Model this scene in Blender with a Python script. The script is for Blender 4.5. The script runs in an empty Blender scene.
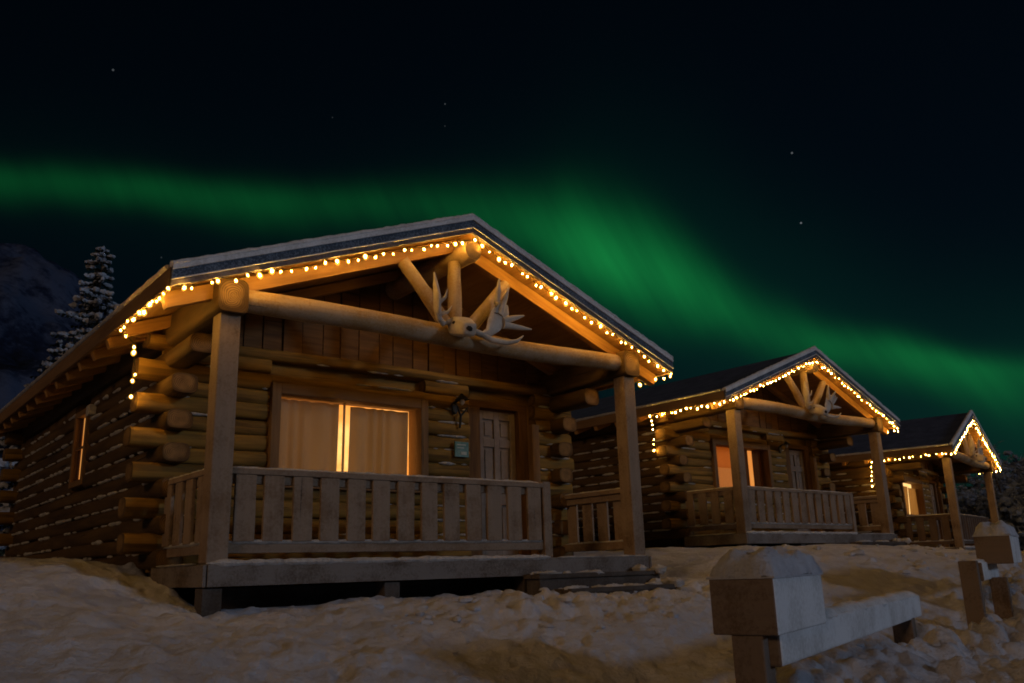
import bpy, math, random
import numpy as np
from mathutils import Vector, Matrix

C = bpy.context.scene
COL = C.collection
R = math.radians

# ------------------------------------------------------------------ camera, sky, sun, exposure
F_PX, TILT, ROLL = 863.08, 0.2590, 0.0301
cam = bpy.data.cameras.new("camera")
cam.sensor_width = 36.0
cam.lens = F_PX / 1024 * 36.0
cam.clip_start, cam.clip_end = 0.05, 5000
cam_o = bpy.data.objects.new("camera", cam)
COL.objects.link(cam_o)
ct, st, cr, sr = math.cos(TILT), math.sin(TILT), math.cos(ROLL), math.sin(ROLL)
cam_o.matrix_world = Matrix(((cr, sr, 0, 0), (sr*st, -cr*st, -ct, 0), (-sr*ct, cr*ct, -st, 0), (0, 0, 0, 1)))
C.camera = cam_o
C.view_settings.view_transform = 'Standard'
C.view_settings.look = 'None'
C.view_settings.gamma = 1
C.view_settings.use_curve_mapping = False
C.view_settings.exposure = 0.0
C.cycles.filter_width = 1.8
C.cycles.max_bounces = 6
C.cycles.diffuse_bounces = 3
C.cycles.transparent_max_bounces = 12
C.cycles.sample_clamp_indirect = 4.0

SUN_TO = Vector((-0.42, -0.86, 0.31)).normalized()       # direction towards the light behind the camera
SUN_E = 0.33
sun = bpy.data.lights.new("sun", 'SUN')
sun.energy = SUN_E
sun.angle = R(9)
sun.color = (1.0, 0.59, 0.30)
sun_o = bpy.data.objects.new("sun", sun)
COL.objects.link(sun_o)
sun_o.rotation_euler = SUN_TO.to_track_quat('Z', 'Y').to_euler()
sun_o.location = (3, -8, 6)


class NT:
    """small helper round a node tree"""
    def __init__(s, tree):
        s.t = tree
        tree.nodes.clear()

    def n(s, typ, **kw):
        nd = s.t.nodes.new(typ)
        for k, v in kw.items():
            if k.startswith('i_'):
                key = k[2:]
                key = int(key) if key.isdigit() else key.replace('_', ' ')
                sock = nd.inputs[key]
                if hasattr(v, 'is_output') or isinstance(v, bpy.types.NodeSocket):
                    s.t.links.new(v, sock)
                else:
                    sock.default_value = v
            else:
                setattr(nd, k, v)
        return nd

    def m(s, op, a, b=None, c=None):
        nd = s.n('ShaderNodeMath', operation=op)
        for i, v in enumerate((a, b, c)):
            if v is None:
                continue
            if isinstance(v, bpy.types.NodeSocket):
                s.t.links.new(v, nd.inputs[i])
            else:
                nd.inputs[i].default_value = v
        return nd.outputs[0]

    def l(s, a, b):
        s.t.links.new(a, b)

    def ramp(s, fac, stops, interp='LINEAR'):
        nd = s.n('ShaderNodeValToRGB')
        nd.color_ramp.interpolation = interp
        els = nd.color_ramp.elements
        while len(els) > 1:
            els.remove(els[-1])
        els[0].position, els[0].color = stops[0][0], (*stops[0][1], 1)
        for p, c in stops[1:]:
            e = els.new(p)
            e.color = (*c, 1)
        s.l(fac, nd.inputs[0])
        return nd.outputs[0]

    def mix(s, fac, a, b):
        nd = s.n('ShaderNodeMix', data_type='RGBA')
        for sock, v in ((nd.inputs[0], fac), (nd.inputs[6], a), (nd.inputs[7], b)):
            if isinstance(v, bpy.types.NodeSocket):
                s.l(v, sock)
            else:
                sock.default_value = v if isinstance(v, float) else (*v, 1)
        return nd.outputs[2]

    def curve(s, x, pts):
        """float curve of x in degrees of azimuth (-60..60 -> 0..1); pts = [(az, value 0..1)]"""
        nd = s.n('ShaderNodeFloatCurve')
        cv = nd.mapping.curves[0]
        P = [((a + 60) / 120, v) for a, v in pts]
        while len(cv.points) < len(P):
            cv.points.new(0.5, 0.5)
        for p, (a, v) in zip(cv.points, P):
            p.location = (a, v)
        nd.mapping.update()
        s.l(x, nd.inputs['Value'])
        return nd.outputs[0]


def build_world():
    w = bpy.data.worlds.new("World")
    C.world = w
    w.use_nodes = True
    t = NT(w.node_tree)
    out = t.n('ShaderNodeOutputWorld')
    tc = t.n('ShaderNodeTexCoord')
    nrm = t.n('ShaderNodeVectorMath', operation='NORMALIZE')
    t.l(tc.outputs['Generated'], nrm.inputs[0])
    sep = t.n('ShaderNodeSeparateXYZ')
    t.l(nrm.outputs[0], sep.inputs[0])
    x, y, z = sep.outputs
    az = t.m('MULTIPLY', t.m('ARCTAN2', x, y), 180 / math.pi)
    el = t.m('MULTIPLY', t.m('ARCSINE', z), 180 / math.pi)
    ax = t.m('MULTIPLY_ADD', az, 1 / 120, 0.5)
    axc = t.m('MINIMUM', t.m('MAXIMUM', ax, 0.0), 1.0)

    noi = t.n('ShaderNodeTexNoise', i_Scale=1.0, i_Detail=3.0, i_Roughness=0.45)
    mp = t.n('ShaderNodeMapping')
    mp.inputs['Scale'].default_value = (4.0, 4.0, 5.0)
    t.l(nrm.outputs[0], mp.inputs[0])
    t.l(mp.outputs[0], noi.inputs['Vector'])
    nz = noi.outputs['Fac']
    wob = t.m('MULTIPLY', t.m('SUBTRACT', nz, 0.5), 3.0)

    def band(center, inten, wup, wdn):
        c = t.m('MULTIPLY', t.curve(axc, [(a, v / 40) for a, v in center]), 40.0)
        d = t.m('ADD', t.m('SUBTRACT', el, c), wob)
        wu = t.m('MULTIPLY', t.curve(axc, [(a, v / 16) for a, v in wup]), 16.0)
        wd = t.m('MULTIPLY', t.curve(axc, [(a, v / 16) for a, v in wdn]), 16.0)
        up = t.m('GREATER_THAN', d, 0.0)
        wdt = t.m('ADD', t.m('MULTIPLY', up, wu), t.m('MULTIPLY', t.m('SUBTRACT', 1.0, up), wd))
        q = t.m('DIVIDE', d, wdt)
        g = t.m('POWER', 2.71828, t.m('MULTIPLY', t.m('MULTIPLY', q, q), -1.0))
        return t.m('MULTIPLY', g, t.curve(axc, inten))

    A = band([(-60, 20), (-32.7, 22.3), (-14.6, 24.0), (-.6, 22.6), (5, 20.8), (9, 19.2), (14, 16.6), (18, 14.4), (24.8, 12.4), (31, 9.8), (60, 4)],
             [(-60, .0), (-45, .24), (-33, .32), (-22, .35), (-14, .25), (-4, .36), (3, .70), (7, 1.1), (10, 1.02), (14, .62), (18, .40), (22, .44), (24.5, .66), (28, .78), (31, .55), (45, .2), (60, 0)],
             [(-60, 1.1), (-30, 1.1), (-10, 1.3), (0, 2.0), (6, 2.9), (10, 2.9), (14, 2.3), (18, 1.6), (24, 1.0), (31, 1.0), (60, 1.5)],
             [(-60, 1.2), (-30, 1.25), (-14, 1.5), (0, 2.0), (6, 2.2), (10, 2.5), (15, 1.9), (20, 1.4), (25, 1.5), (31, 2.0), (60, 3)])
    B = band([(-60, 20), (-20, 22), (0, 20), (10, 17), (20, 12), (30, 7), (60, 2)],
             [(-60, .05), (-30, .06), (-10, .08), (2, .17), (12, .25), (20, .25), (27, .28), (33, .34), (45, .1), (60, .0)],
             [(-60, 5), (-20, 5), (0, 7), (10, 9), (20, 8), (30, 7), (60, 5)],
             [(-60, 3), (-20, 4), (0, 6), (10, 7), (20, 6), (30, 6), (60, 5)])
    cmb = t.n('ShaderNodeCombineXYZ')
    t.l(t.m('MULTIPLY_ADD', el, .16, t.m('MULTIPLY', az, .30)), cmb.inputs[0])
    t.l(t.m('MULTIPLY', el, .035), cmb.inputs[1])
    rays = t.n('ShaderNodeTexNoise', i_Scale=1.0, i_Detail=4.0, i_Roughness=.55)
    t.l(cmb.outputs[0], rays.inputs['Vector'])
    am = t.m('MULTIPLY', A, t.m('MULTIPLY', t.m('MULTIPLY_ADD', nz, 1.2, 0.4), t.m('MULTIPLY_ADD', rays.outputs['Fac'], 1.5, .25)))
    colA = t.n('ShaderNodeMix', data_type='RGBA', blend_type='MULTIPLY')
    colA.inputs[0].default_value = 1.0
    colA.inputs[6].default_value = (0.0034, 0.112, 0.021, 1)
    t.l(am, colA.inputs[7])
    colB = t.n('ShaderNodeMix', data_type='RGBA', blend_type='MULTIPLY')
    colB.inputs[0].default_value = 1.0
    colB.inputs[6].default_value = (0.0011, 0.036, 0.019, 1)
    t.l(B, colB.inputs[7])
    add = t.n('ShaderNodeMix', data_type='RGBA', blend_type='ADD')
    add.inputs[0].default_value = 1.0
    t.l(colA.outputs[2], add.inputs[6])
    t.l(colB.outputs[2], add.inputs[7])
    # stars
    tot = None
    for v, b, rad in (((-0.395, 0.7703, 0.5006), .10, .085), ((-0.0666, 0.8611, 0.5041), .07, .07), ((-0.068, 0.874, 0.484), .04, .06),
                      ((0.3081, 0.8505, 0.4263), .16, .085), ((0.3186, 0.8783, 0.3564), .22, .08), ((-0.19, .853, .487), .035, .06), ((0.355, .722, .594), .03, .06), ((-.372, .866, .334), .05, .06)):
        d = t.n('ShaderNodeVectorMath', operation='DISTANCE')
        t.l(nrm.outputs[0], d.inputs[0])
        d.inputs[1].default_value = Vector(v).normalized()
        s_ = t.m('MULTIPLY', t.m('LESS_THAN', d.outputs['Value'], R(rad * .75)), b * .6)
        tot = s_ if tot is None else t.m('ADD', tot, s_)
    # the moon, out of frame behind the right shoulder
    d = t.n('ShaderNodeVectorMath', operation='DISTANCE')
    t.l(nrm.outputs[0], d.inputs[0])
    d.inputs[1].default_value = Vector((0.88, -0.42, 0.26)).normalized()
    moon = t.m('MULTIPLY', t.m('LESS_THAN', d.outputs['Value'], R(3.0)), 47.0)
    e1 = t.n('ShaderNodeBackground')
    t.l(add.outputs[2], e1.inputs[0])
    e2 = t.n('ShaderNodeBackground', i_Color=(0.85, 0.92, 1.0, 1))
    t.l(tot, e2.inputs[1])
    e3 = t.n('ShaderNodeBackground', i_Color=(0.62, 0.76, 1.0, 1))
    t.l(moon, e3.inputs[1])
    sky = t.n('ShaderNodeTexSky', sky_type='NISHITA', sun_disc=False)
    sky.sun_elevation = math.asin(SUN_TO.z)
    sky.sun_rotation = math.atan2(SUN_TO.x, SUN_TO.y)
    tint = t.mix(1.0, (1, 1, 1), sky.outputs[0])
    mul = t.n('ShaderNodeMix', data_type='RGBA', blend_type='MULTIPLY')
    mul.inputs[0].default_value = 1.0
    t.l(tint, mul.inputs[6])
    mul.inputs[7].default_value = (0.22, 0.58, 0.74, 1)
    e4 = t.n('ShaderNodeBackground', i_Strength=0.0015)
    t.l(mul.outputs[2], e4.inputs[0])
    a1 = t.n('ShaderNodeAddShader'); t.l(e1.outputs[0], a1.inputs[0]); t.l(e2.outputs[0], a1.inputs[1])
    a2 = t.n('ShaderNodeAddShader'); t.l(a1.outputs[0], a2.inputs[0]); t.l(e3.outputs[0], a2.inputs[1])
    a3 = t.n('ShaderNodeAddShader'); t.l(a2.outputs[0], a3.inputs[0]); t.l(e4.outputs[0], a3.inputs[1])
    t.l(a3.outputs[0], out.inputs[0])


build_world()

# ------------------------------------------------------------------ materials
M = {}


def new_mat(name):
    m = bpy.data.materials.new(name)
    m.use_nodes = True
    t = NT(m.node_tree)
    out = t.n('ShaderNodeOutputMaterial')
    bs = t.n('ShaderNodeBsdfPrincipled')
    t.l(bs.outputs[0], out.inputs[0])
    M[name] = m
    return t, bs, out


def wood(name, dark, light, frost=0.0, frost_col=(.46, .42, .40), rough=.78, su=1.3, sv=16, bump=.35):
    """grain runs along U (metres)"""
    t, bs, out = new_mat(name)
    tc = t.n('ShaderNodeTexCoord')
    mp = t.n('ShaderNodeMapping')
    mp.inputs['Scale'].default_value = (su, sv, 1)
    t.l(tc.outputs['UV'], mp.inputs[0])
    g = t.n('ShaderNodeTexNoise', i_Scale=1.0, i_Detail=6.0, i_Roughness=.62, i_Distortion=.4)
    t.l(mp.outputs[0], g.inputs['Vector'])
    mp2 = t.n('ShaderNodeMapping')
    mp2.inputs['Scale'].default_value = (.5, 2.2, 1)
    t.l(tc.outputs['UV'], mp2.inputs[0])
    b = t.n('ShaderNodeTexNoise', i_Scale=1.0, i_Detail=3.0)
    t.l(mp2.outputs[0], b.inputs['Vector'])
    f = t.m('ADD', t.m('MULTIPLY', g.outputs['Fac'], .62), t.m('MULTIPLY', b.outputs['Fac'], .45))
    col = t.ramp(f, [(.34, dark), (.52, tuple((a + c) / 2 for a, c in zip(dark, light))), (.68, light)])
    # checks: thin long dark cracks
    mp3 = t.n('ShaderNodeMapping')
    mp3.inputs['Scale'].default_value = (.55, 22, 1)
    t.l(tc.outputs['UV'], mp3.inputs[0])
    k = t.n('ShaderNodeTexNoise', i_Scale=1.0, i_Detail=2.0)
    t.l(mp3.outputs[0], k.inputs['Vector'])
    crack = t.ramp(k.outputs['Fac'], [(.0, (1, 1, 1)), (.27, (1, 1, 1)), (.31, (0, 0, 0))])
    col = t.mix(crack, col, tuple(c * .3 for c in dark))
    if frost:
        fr = t.n('ShaderNodeTexNoise', i_Scale=38.0, i_Detail=4.0, i_Roughness=.75)
        t.l(tc.outputs['Object'], fr.inputs['Vector'])
        fl = t.n('ShaderNodeTexNoise', i_Scale=2.6, i_Detail=4.0, i_Roughness=.6)
        t.l(tc.outputs['Object'], fl.inputs['Vector'])
        s_ = t.m('ADD', t.m('MULTIPLY', fr.outputs['Fac'], .55), t.m('MULTIPLY', fl.outputs['Fac'], .7))
        msk = t.ramp(s_, [(.60 - .2 * frost, (0, 0, 0)), (.78 - .2 * frost, (frost, frost, frost))])
        col = t.mix(msk, col, frost_col)
    t.l(col, bs.inputs['Base Color'])
    bs.inputs['Roughness'].default_value = rough
    bs.inputs['Specular IOR Level'].default_value = .25
    bp = t.n('ShaderNodeBump', i_Strength=bump, i_Distance=.012)
    hh = t.m('SUBTRACT', f, t.m('MULTIPLY', crack, .5))
    t.l(hh, bp.inputs['Height'])
    t.l(bp.outputs[0], bs.inputs['Normal'])
    return M[name]


def speckle(name, a, b, scale=60, lo=.4, hi=.62, rough=.8, metal=0, scale2=3.0, amt=.5):
    t, bs, out = new_mat(name)
    tc = t.n('ShaderNodeTexCoord')
    n1 = t.n('ShaderNodeTexNoise', i_Scale=float(scale), i_Detail=4.0, i_Roughness=.7)
    n2 = t.n('ShaderNodeTexNoise', i_Scale=float(scale2), i_Detail=4.0)
    t.l(tc.outputs['Object'], n1.inputs['Vector'])
    t.l(tc.outputs['Object'], n2.inputs['Vector'])
    f = t.m('ADD', t.m('MULTIPLY', n1.outputs['Fac'], 1 - amt), t.m('MULTIPLY', n2.outputs['Fac'], amt))
    t.l(t.ramp(f, [(lo, a), (hi, b)]), bs.inputs['Base Color'])
    bs.inputs['Roughness'].default_value = rough
    bs.inputs['Metallic'].default_value = metal
    bs.inputs['Specular IOR Level'].default_value = .25
    bp = t.n('ShaderNodeBump', i_Strength=.3, i_Distance=.01)
    t.l(f, bp.inputs['Height'])
    t.l(bp.outputs[0], bs.inputs['Normal'])
    return M[name]


def snow_mat(name, base=(.80, .80, .81), scale=1.0):
    t, bs, out = new_mat(name)
    tc = t.n('ShaderNodeTexCoord')
    n1 = t.n('ShaderNodeTexNoise', i_Scale=5.0 * scale, i_Detail=7.0, i_Roughness=.62)
    n2 = t.n('ShaderNodeTexNoise', i_Scale=46.0 * scale, i_Detail=5.0, i_Roughness=.7)
    n3 = t.n('ShaderNodeTexNoise', i_Scale=.9 * scale, i_Detail=5.0, i_Roughness=.6)
    for n in (n1, n2, n3):
        t.l(tc.outputs['Object'], n.inputs['Vector'])
    col = t.ramp(n3.outputs['Fac'], [(.3, tuple(c * .74 for c in base)), (.62, base)])
    # pressed and dirty spots of trodden snow
    col = t.mix(t.ramp(n1.outputs['Fac'], [(.36, (.8, .8, .8)), (.52, (0, 0, 0))]), col, tuple(c * k for c, k in zip(base, (.72, .71, .72))))
    t.l(col, bs.inputs['Base Color'])
    bs.inputs['Roughness'].default_value = .62
    bs.inputs['Specular IOR Level'].default_value = .3
    b1 = t.n('ShaderNodeBump', i_Strength=.85, i_Distance=.10)
    t.l(n1.outputs['Fac'], b1.inputs['Height'])
    b2 = t.n('ShaderNodeBump', i_Strength=.7, i_Distance=.02)
    t.l(n2.outputs['Fac'], b2.inputs['Height'])
    t.l(b1.outputs[0], b2.inputs['Normal'])
    t.l(b2.outputs[0], bs.inputs['Normal'])
    return M[name]


wood('log', (.036, .019, .005), (.31, .175, .033), bump=.9, su=.9, sv=10)
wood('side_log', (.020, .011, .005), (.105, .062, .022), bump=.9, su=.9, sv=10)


def end_grain():
    """sawn log end: rings round the pith, radial checks; caps carry UVs centred on multiples of ten"""
    t, bs, out = new_mat('log_end')
    tc = t.n('ShaderNodeTexCoord')
    sp = t.n('ShaderNodeSeparateXYZ')
    t.l(tc.outputs['UV'], sp.inputs[0])
    u = t.m('SUBTRACT', t.m('MODULO', t.m('ADD', sp.outputs[0], 5.0), 10.0), 4.985)
    v = t.m('SUBTRACT', t.m('MODULO', t.m('ADD', sp.outputs[1], 5.0), 10.0), 5.01)
    nz = t.n('ShaderNodeTexNoise', i_Scale=9.0, i_Detail=4.0)
    t.l(tc.outputs['Object'], nz.inputs['Vector'])
    r = t.m('SQRT', t.m('ADD', t.m('MULTIPLY', u, u), t.m('MULTIPLY', v, v)))
    ring = t.m('MULTIPLY_ADD', t.m('SINE', t.m('ADD', t.m('MULTIPLY', r, 380.0), t.m('MULTIPLY', nz.outputs['Fac'], 7.0))), .5, .5)
    an = t.m('ARCTAN2', v, u)
    cb = t.n('ShaderNodeCombineXYZ')
    t.l(t.m('MULTIPLY', an, 2.6), cb.inputs[0]); t.l(t.m('MULTIPLY', r, 3.0), cb.inputs[1])
    ck = t.n('ShaderNodeTexNoise', i_Scale=2.0, i_Detail=2.0)
    t.l(cb.outputs[0], ck.inputs['Vector'])
    f = t.m('ADD', t.m('MULTIPLY', ring, .35), t.m('MULTIPLY', nz.outputs['Fac'], .7))
    col = t.ramp(f, [(.25, (.06, .032, .012)), (.75, (.25, .155, .065))])
    col = t.mix(t.ramp(ck.outputs['Fac'], [(.0, (1, 1, 1)), (.30, (1, 1, 1)), (.34, (0, 0, 0))]), col, (.02, .011, .006))
    col = t.mix(t.ramp(r, [(.085, (0, 0, 0)), (.125, (.8, .8, .8))]), col, (.05, .027, .011))
    t.l(col, bs.inputs['Base Color'])
    bs.inputs['Roughness'].default_value = .8
    bs.inputs['Specular IOR Level'].default_value = .2


end_grain()
wood('pole', (.17, .095, .036), (.36, .23, .10), bump=.4, su=.8, sv=12, frost=.35, frost_col=(.5, .44, .38))
wood('soffit', (.20, .095, .026), (.40, .22, .07), bump=.25)
wood('siding', (.05, .023, .008), (.17, .085, .028), bump=.35)
wood('frosted', (.09, .056, .033), (.22, .145, .09), frost=.55, frost_col=(.31, .245, .19))
wood('rake_lip', (.07, .055, .055), (.15, .12, .12), frost=.3, frost_col=(.34, .32, .34))
wood('railwood', (.05, .03, .02), (.11, .068, .042), frost=.2, frost_col=(.2, .17, .15))
wood('deckwood', (.06, .042, .03), (.13, .098, .074), frost=.45, frost_col=(.30, .28, .27))
wood('darkwood', (.035, .025, .018), (.08, .058, .042), frost=.25, frost_col=(.2, .19, .19))
wood('boxwood', (.06, .040, .027), (.13, .088, .06), frost=.6, frost_col=(.21, .17, .145))
wood('trim', (.12, .065, .028), (.22, .13, .06))
speckle('rake_metal', (.05, .068, .095), (.30, .36, .46), scale=45, lo=.46, hi=.74, amt=.3)
speckle('roofing', (.035, .050, .098), (.075, .10, .18), scale=14, lo=.38, hi=.65, rough=.95)
speckle('rime', (.46, .455, .46), (.70, .71, .74), scale=32, lo=.36, hi=.58)
speckle('bone', (.34, .29, .24), (.60, .54, .47), scale=9, lo=.35, hi=.65)
speckle('hollow_shade', (.02, .015, .012), (.05, .04, .03), scale=20)
speckle('door_paint', (.17, .13, .10), (.25, .20, .16), scale=9, rough=.6)
speckle('black_metal', (.012, .012, .013), (.03, .03, .03), scale=30, rough=.5)
speckle('teal_plate', (.06, .16, .16), (.14, .26, .25), scale=18, lo=.4, hi=.6, rough=.5)
speckle('plate_letters', (.30, .36, .34), (.4, .46, .44), scale=18)
speckle('needles', (.010, .016, .010), (.03, .045, .026), scale=5)
speckle('frosted_needles', (.08, .10, .14), (.22, .27, .36), scale=4)
speckle('bark', (.03, .022, .016), (.08, .06, .045), scale=12)
speckle('tree_snow', (.24, .26, .31), (.44, .47, .54), scale=9)
speckle('tree_frost', (.09, .12, .17), (.26, .32, .43), scale=9, lo=.35, hi=.65)
speckle('brass', (.25, .18, .08), (.4, .3, .14), scale=20, rough=.4, metal=.8)
speckle('white_plastic', (.30, .28, .25), (.42, .40, .36), scale=20, rough=.5)
speckle('wire', (.006, .012, .007), (.012, .02, .012), scale=20, rough=.5)
speckle('cable', (.012, .011, .012), (.03, .028, .028), scale=20, rough=.6)
snow_mat('snow', base=(.58, .61, .70))
snow_mat('ledge_snow_mat', base=(.72, .72, .74), scale=4)


def emis(name, col, s):
    t, bs, out = new_mat(name)
    e = t.n('ShaderNodeEmission', i_Color=(*col, 1), i_Strength=s)
    t.l(e.outputs[0], out.inputs[0])
    t.t.nodes.remove(bs)


emis('bulb_glow', (1.0, .56, .10), 450)
emis('bulb_glow_dim', (1.0, .53, .09), 270)


def cap_mat():
    """clear amber cap of a bulb, lit through by its core"""
    t, bs, out = new_mat('bulb_cap')
    t.t.nodes.remove(bs)
    a = t.n('ShaderNodeBsdfTransparent', i_Color=(1.0, .90, .70, 1))
    e = t.n('ShaderNodeEmission', i_Color=(1.0, .50, .07, 1), i_Strength=.8)
    ad = t.n('ShaderNodeAddShader')
    t.l(a.outputs[0], ad.inputs[0]); t.l(e.outputs[0], ad.inputs[1])
    t.l(ad.outputs[0], out.inputs[0])


cap_mat()


def room_mat(name, hi, lo, s):
    """the lit wall of the room behind a window"""
    t, bs, out = new_mat(name)
    tc = t.n('ShaderNodeTexCoord')
    n1 = t.n('ShaderNodeTexNoise', i_Scale=2.6, i_Detail=3.0)
    t.l(tc.outputs['Object'], n1.inputs['Vector'])
    e = t.n('ShaderNodeEmission', i_Strength=s)
    t.l(t.ramp(n1.outputs['Fac'], [(.35, lo), (.65, hi)]), e.inputs[0])
    t.l(e.outputs[0], out.inputs[0])
    t.t.nodes.remove(bs)


room_mat('room_amber', (1.0, .50, .14), (.75, .25, .04), 2.2)
room_mat('room_orange', (1.0, .42, .10), (1.0, .32, .06), 1.0)
room_mat('room_yellow', (1.0, .66, .26), (1.0, .55, .18), 1.9)


def curtain_mat(name, col, trans):
    t, bs, out = new_mat(name)
    t.t.nodes.remove(bs)
    d = t.n('ShaderNodeBsdfDiffuse', i_Color=(*col, 1))
    tr = t.n('ShaderNodeBsdfTranslucent', i_Color=(*col, 1))
    mx = t.n('ShaderNodeMixShader', i_Fac=trans)
    t.l(d.outputs[0], mx.inputs[1]); t.l(tr.outputs[0], mx.inputs[2])
    t.l(mx.outputs[0], out.inputs[0])


curtain_mat('curtain', (.46, .38, .25), .125)
curtain_mat('curtain_dark', (.16, .085, .04), .12)
curtain_mat('shade_dim', (.45, .28, .12), .45)
curtain_mat('shade_orange', (.75, .40, .16), .55)
curtain_mat('shade_peach', (.80, .60, .38), .55)


def glass_mat():
    t, bs, out = new_mat('glass')
    t.t.nodes.remove(bs)
    a = t.n('ShaderNodeBsdfTransparent', i_Color=(.93, .93, .92, 1))
    b = t.n('ShaderNodeBsdfGlossy', i_Roughness=.03)
    mx = t.n('ShaderNodeMixShader', i_Fac=.05)
    t.l(a.outputs[0], mx.inputs[1]); t.l(b.outputs[0], mx.inputs[2])
    t.l(mx.outputs[0], out.inputs[0])


glass_mat()


def mountain_mat():
    t, bs, out = new_mat('mountain_mat')
    tc = t.n('ShaderNodeTexCoord')
    n1 = t.n('ShaderNodeTexNoise', i_Scale=.022, i_Detail=9.0, i_Roughness=.62, i_Distortion=.6)
    n2 = t.n('ShaderNodeTexNoise', i_Scale=.3, i_Detail=5.0, i_Roughness=.7)
    t.l(tc.outputs['Object'], n1.inputs['Vector'])
    t.l(tc.outputs['Object'], n2.inputs['Vector'])
    f = t.m('ADD', t.m('MULTIPLY', n1.outputs['Fac'], .75), t.m('MULTIPLY', n2.outputs['Fac'], .3))
    t.l(t.ramp(f, [(.40, (.006, .008, .014)), (.48, (.014, .021, .045)), (.57, (.060, .075, .125))]), bs.inputs['Base Color'])
    bs.inputs['Roughness'].default_value = .95
    bs.inputs['Specular IOR Level'].default_value = .05
    bp = t.n('ShaderNodeBump', i_Strength=.6, i_Distance=3.0)
    t.l(f, bp.inputs['Height'])
    t.l(bp.outputs[0], bs.inputs['Normal'])


mountain_mat()


# ------------------------------------------------------------------ mesh builder
class MB:
    def __init__(s, seed=0):
        s.v, s.f, s.uv, s.mi = [], [], [], []
        s.r = random.Random(seed)

    def quadface(s, idx, uvs, mi=0):
        s.f.append(tuple(idx)); s.uv.append(uvs); s.mi.append(mi)

    def box(s, a, b, mi=0, mat=None):
        """box between corners a and b; optional Matrix applied"""
        a, b = [min(p, q) for p, q in zip(a, b)], [max(p, q) for p, q in zip(a, b)]
        n = len(s.v)
        ps = [Vector((x, y, z)) for x in (a[0], b[0]) for y in (a[1], b[1]) for z in (a[2], b[2])]
        d = [q - p for p, q in zip(a, b)]
        L = d.index(max(d))
        o = [i for i in range(3) if i != L]
        ru, rv = s.r.uniform(0, 50), s.r.uniform(0, 50)
        s.v += [(mat @ p if mat else p)[:] for p in ps]
        for q in ((0, 1, 3, 2), (4, 6, 7, 5), (0, 4, 5, 1), (2, 3, 7, 6), (0, 2, 6, 4), (1, 5, 7, 3)):
            var = [i for i in range(3) if abs(ps[q[0]][i] - ps[q[2]][i]) > 1e-9 or abs(ps[q[1]][i] - ps[q[3]][i]) > 1e-9]
            ua = L if L in var else var[0]
            va = [i for i in var if i != ua]
            va = va[0] if va else o[0]
            s.quadface([n + k for k in q], [(ps[k][ua] + ru, ps[k][va] + rv) for k in q], mi)
        return s

    def prism(s, poly, axis, a, b, mi=0):
        """2-D polygon (list of pairs) extruded along axis 0/1/2 from a to b"""
        n = len(s.v); k = len(poly)
        def P(p, h):
            q = list(p); q.insert(axis, h); return tuple(q)
        s.v += [P(p, a) for p in poly] + [P(p, b) for p in poly]
        ru, rv = s.r.uniform(0, 50), s.r.uniform(0, 50)
        s.quadface([n + i for i in range(k)], [(p[0] + ru, p[1] + rv) for p in poly], mi)
        s.quadface([n + k + i for i in reversed(range(k))], [(p[0] + ru, p[1] + rv) for p in reversed(poly)], mi)
        acc = 0
        for i in range(k):
            j = (i + 1) % k
            l = math.dist(poly[i], poly[j])
            s.quadface([n + i, n + k + i, n + k + j, n + j], [(a + ru, acc + rv), (b + ru, acc + rv), (b + ru, acc + l + rv), (a + ru, acc + l + rv)], mi)
            acc += l
        return s

    def loft(s, pts, rad, seg=14, ex=2.0, up=(0, 0, 1), mi=0, cap_mi=None, caps=True, wob=0.0, twist=0.0):
        """tube along pts; rad = list of r or (r_side, r_up)"""
        pts = [Vector(p) for p in pts]
        n0 = len(s.v); N = len(pts)
        up = Vector(up)
        ru, rv = s.r.uniform(0, 50), s.r.uniform(0, 50)
        ph = [s.r.uniform(0, 6.28) for _ in range(4)]
        L = 0; Ls = []
        for i, p in enumerate(pts):
            if i: L += (p - pts[i-1]).length
            Ls.append(L)
            t = (pts[min(i+1, N-1)] - pts[max(i-1, 0)]).normalized()
            side = t.cross(up)
            if side.length < .12:
                side = t.cross(Vector((1, 0, 0)) if abs(t.x) < .8 else Vector((0, 1, 0)))
            side.normalize()
            u2 = side.cross(t).normalized()
            r = rad[i] if i < len(rad) else rad[-1]
            ra, rb = (r, r) if not isinstance(r, (tuple, list)) else r
            for k in range(seg):
                a = 2 * math.pi * k / seg + twist
                c, q = math.cos(a), math.sin(a)
                w = 1 + wob * (math.sin(2*a + ph[0] + L*.7) * .5 + math.sin(3*a + ph[1] - L*1.9) * .35 + math.sin(a + ph[2] + L*4.1) * .3)
                x = math.copysign(abs(c) ** (2/ex), c) * ra * w
                y = math.copysign(abs(q) ** (2/ex), q) * rb * w
                s.v.append((p + side * x + u2 * y)[:])
        r0 = rad[0] if not isinstance(rad[0], (tuple, list)) else max(rad[0])
        per = 2 * math.pi * max(r0, .02)
        for i in range(N - 1):
            for k in range(seg):
                k2 = (k + 1) % seg
                v1, v2 = per * k / seg + rv, per * (k + 1) / seg + rv
                s.quadface([n0 + i*seg + k, n0 + i*seg + k2, n0 + (i+1)*seg + k2, n0 + (i+1)*seg + k],
                           [(Ls[i] + ru, v1), (Ls[i] + ru, v2), (Ls[i+1] + ru, v2), (Ls[i+1] + ru, v1)], mi)
        if caps:
            cm = mi if cap_mi is None else cap_mi
            for i, rev in ((0, True), (N-1, False)):
                ids = list(range(seg))
                if rev: ids.reverse()
                uv = [(math.cos(6.283*k/seg) * r0 + 10*int(ru), math.sin(6.283*k/seg) * r0 + 10*int(rv)) for k in ids]
                s.quadface([n0 + i*seg + k for k in ids], uv, cm)
        return s

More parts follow.
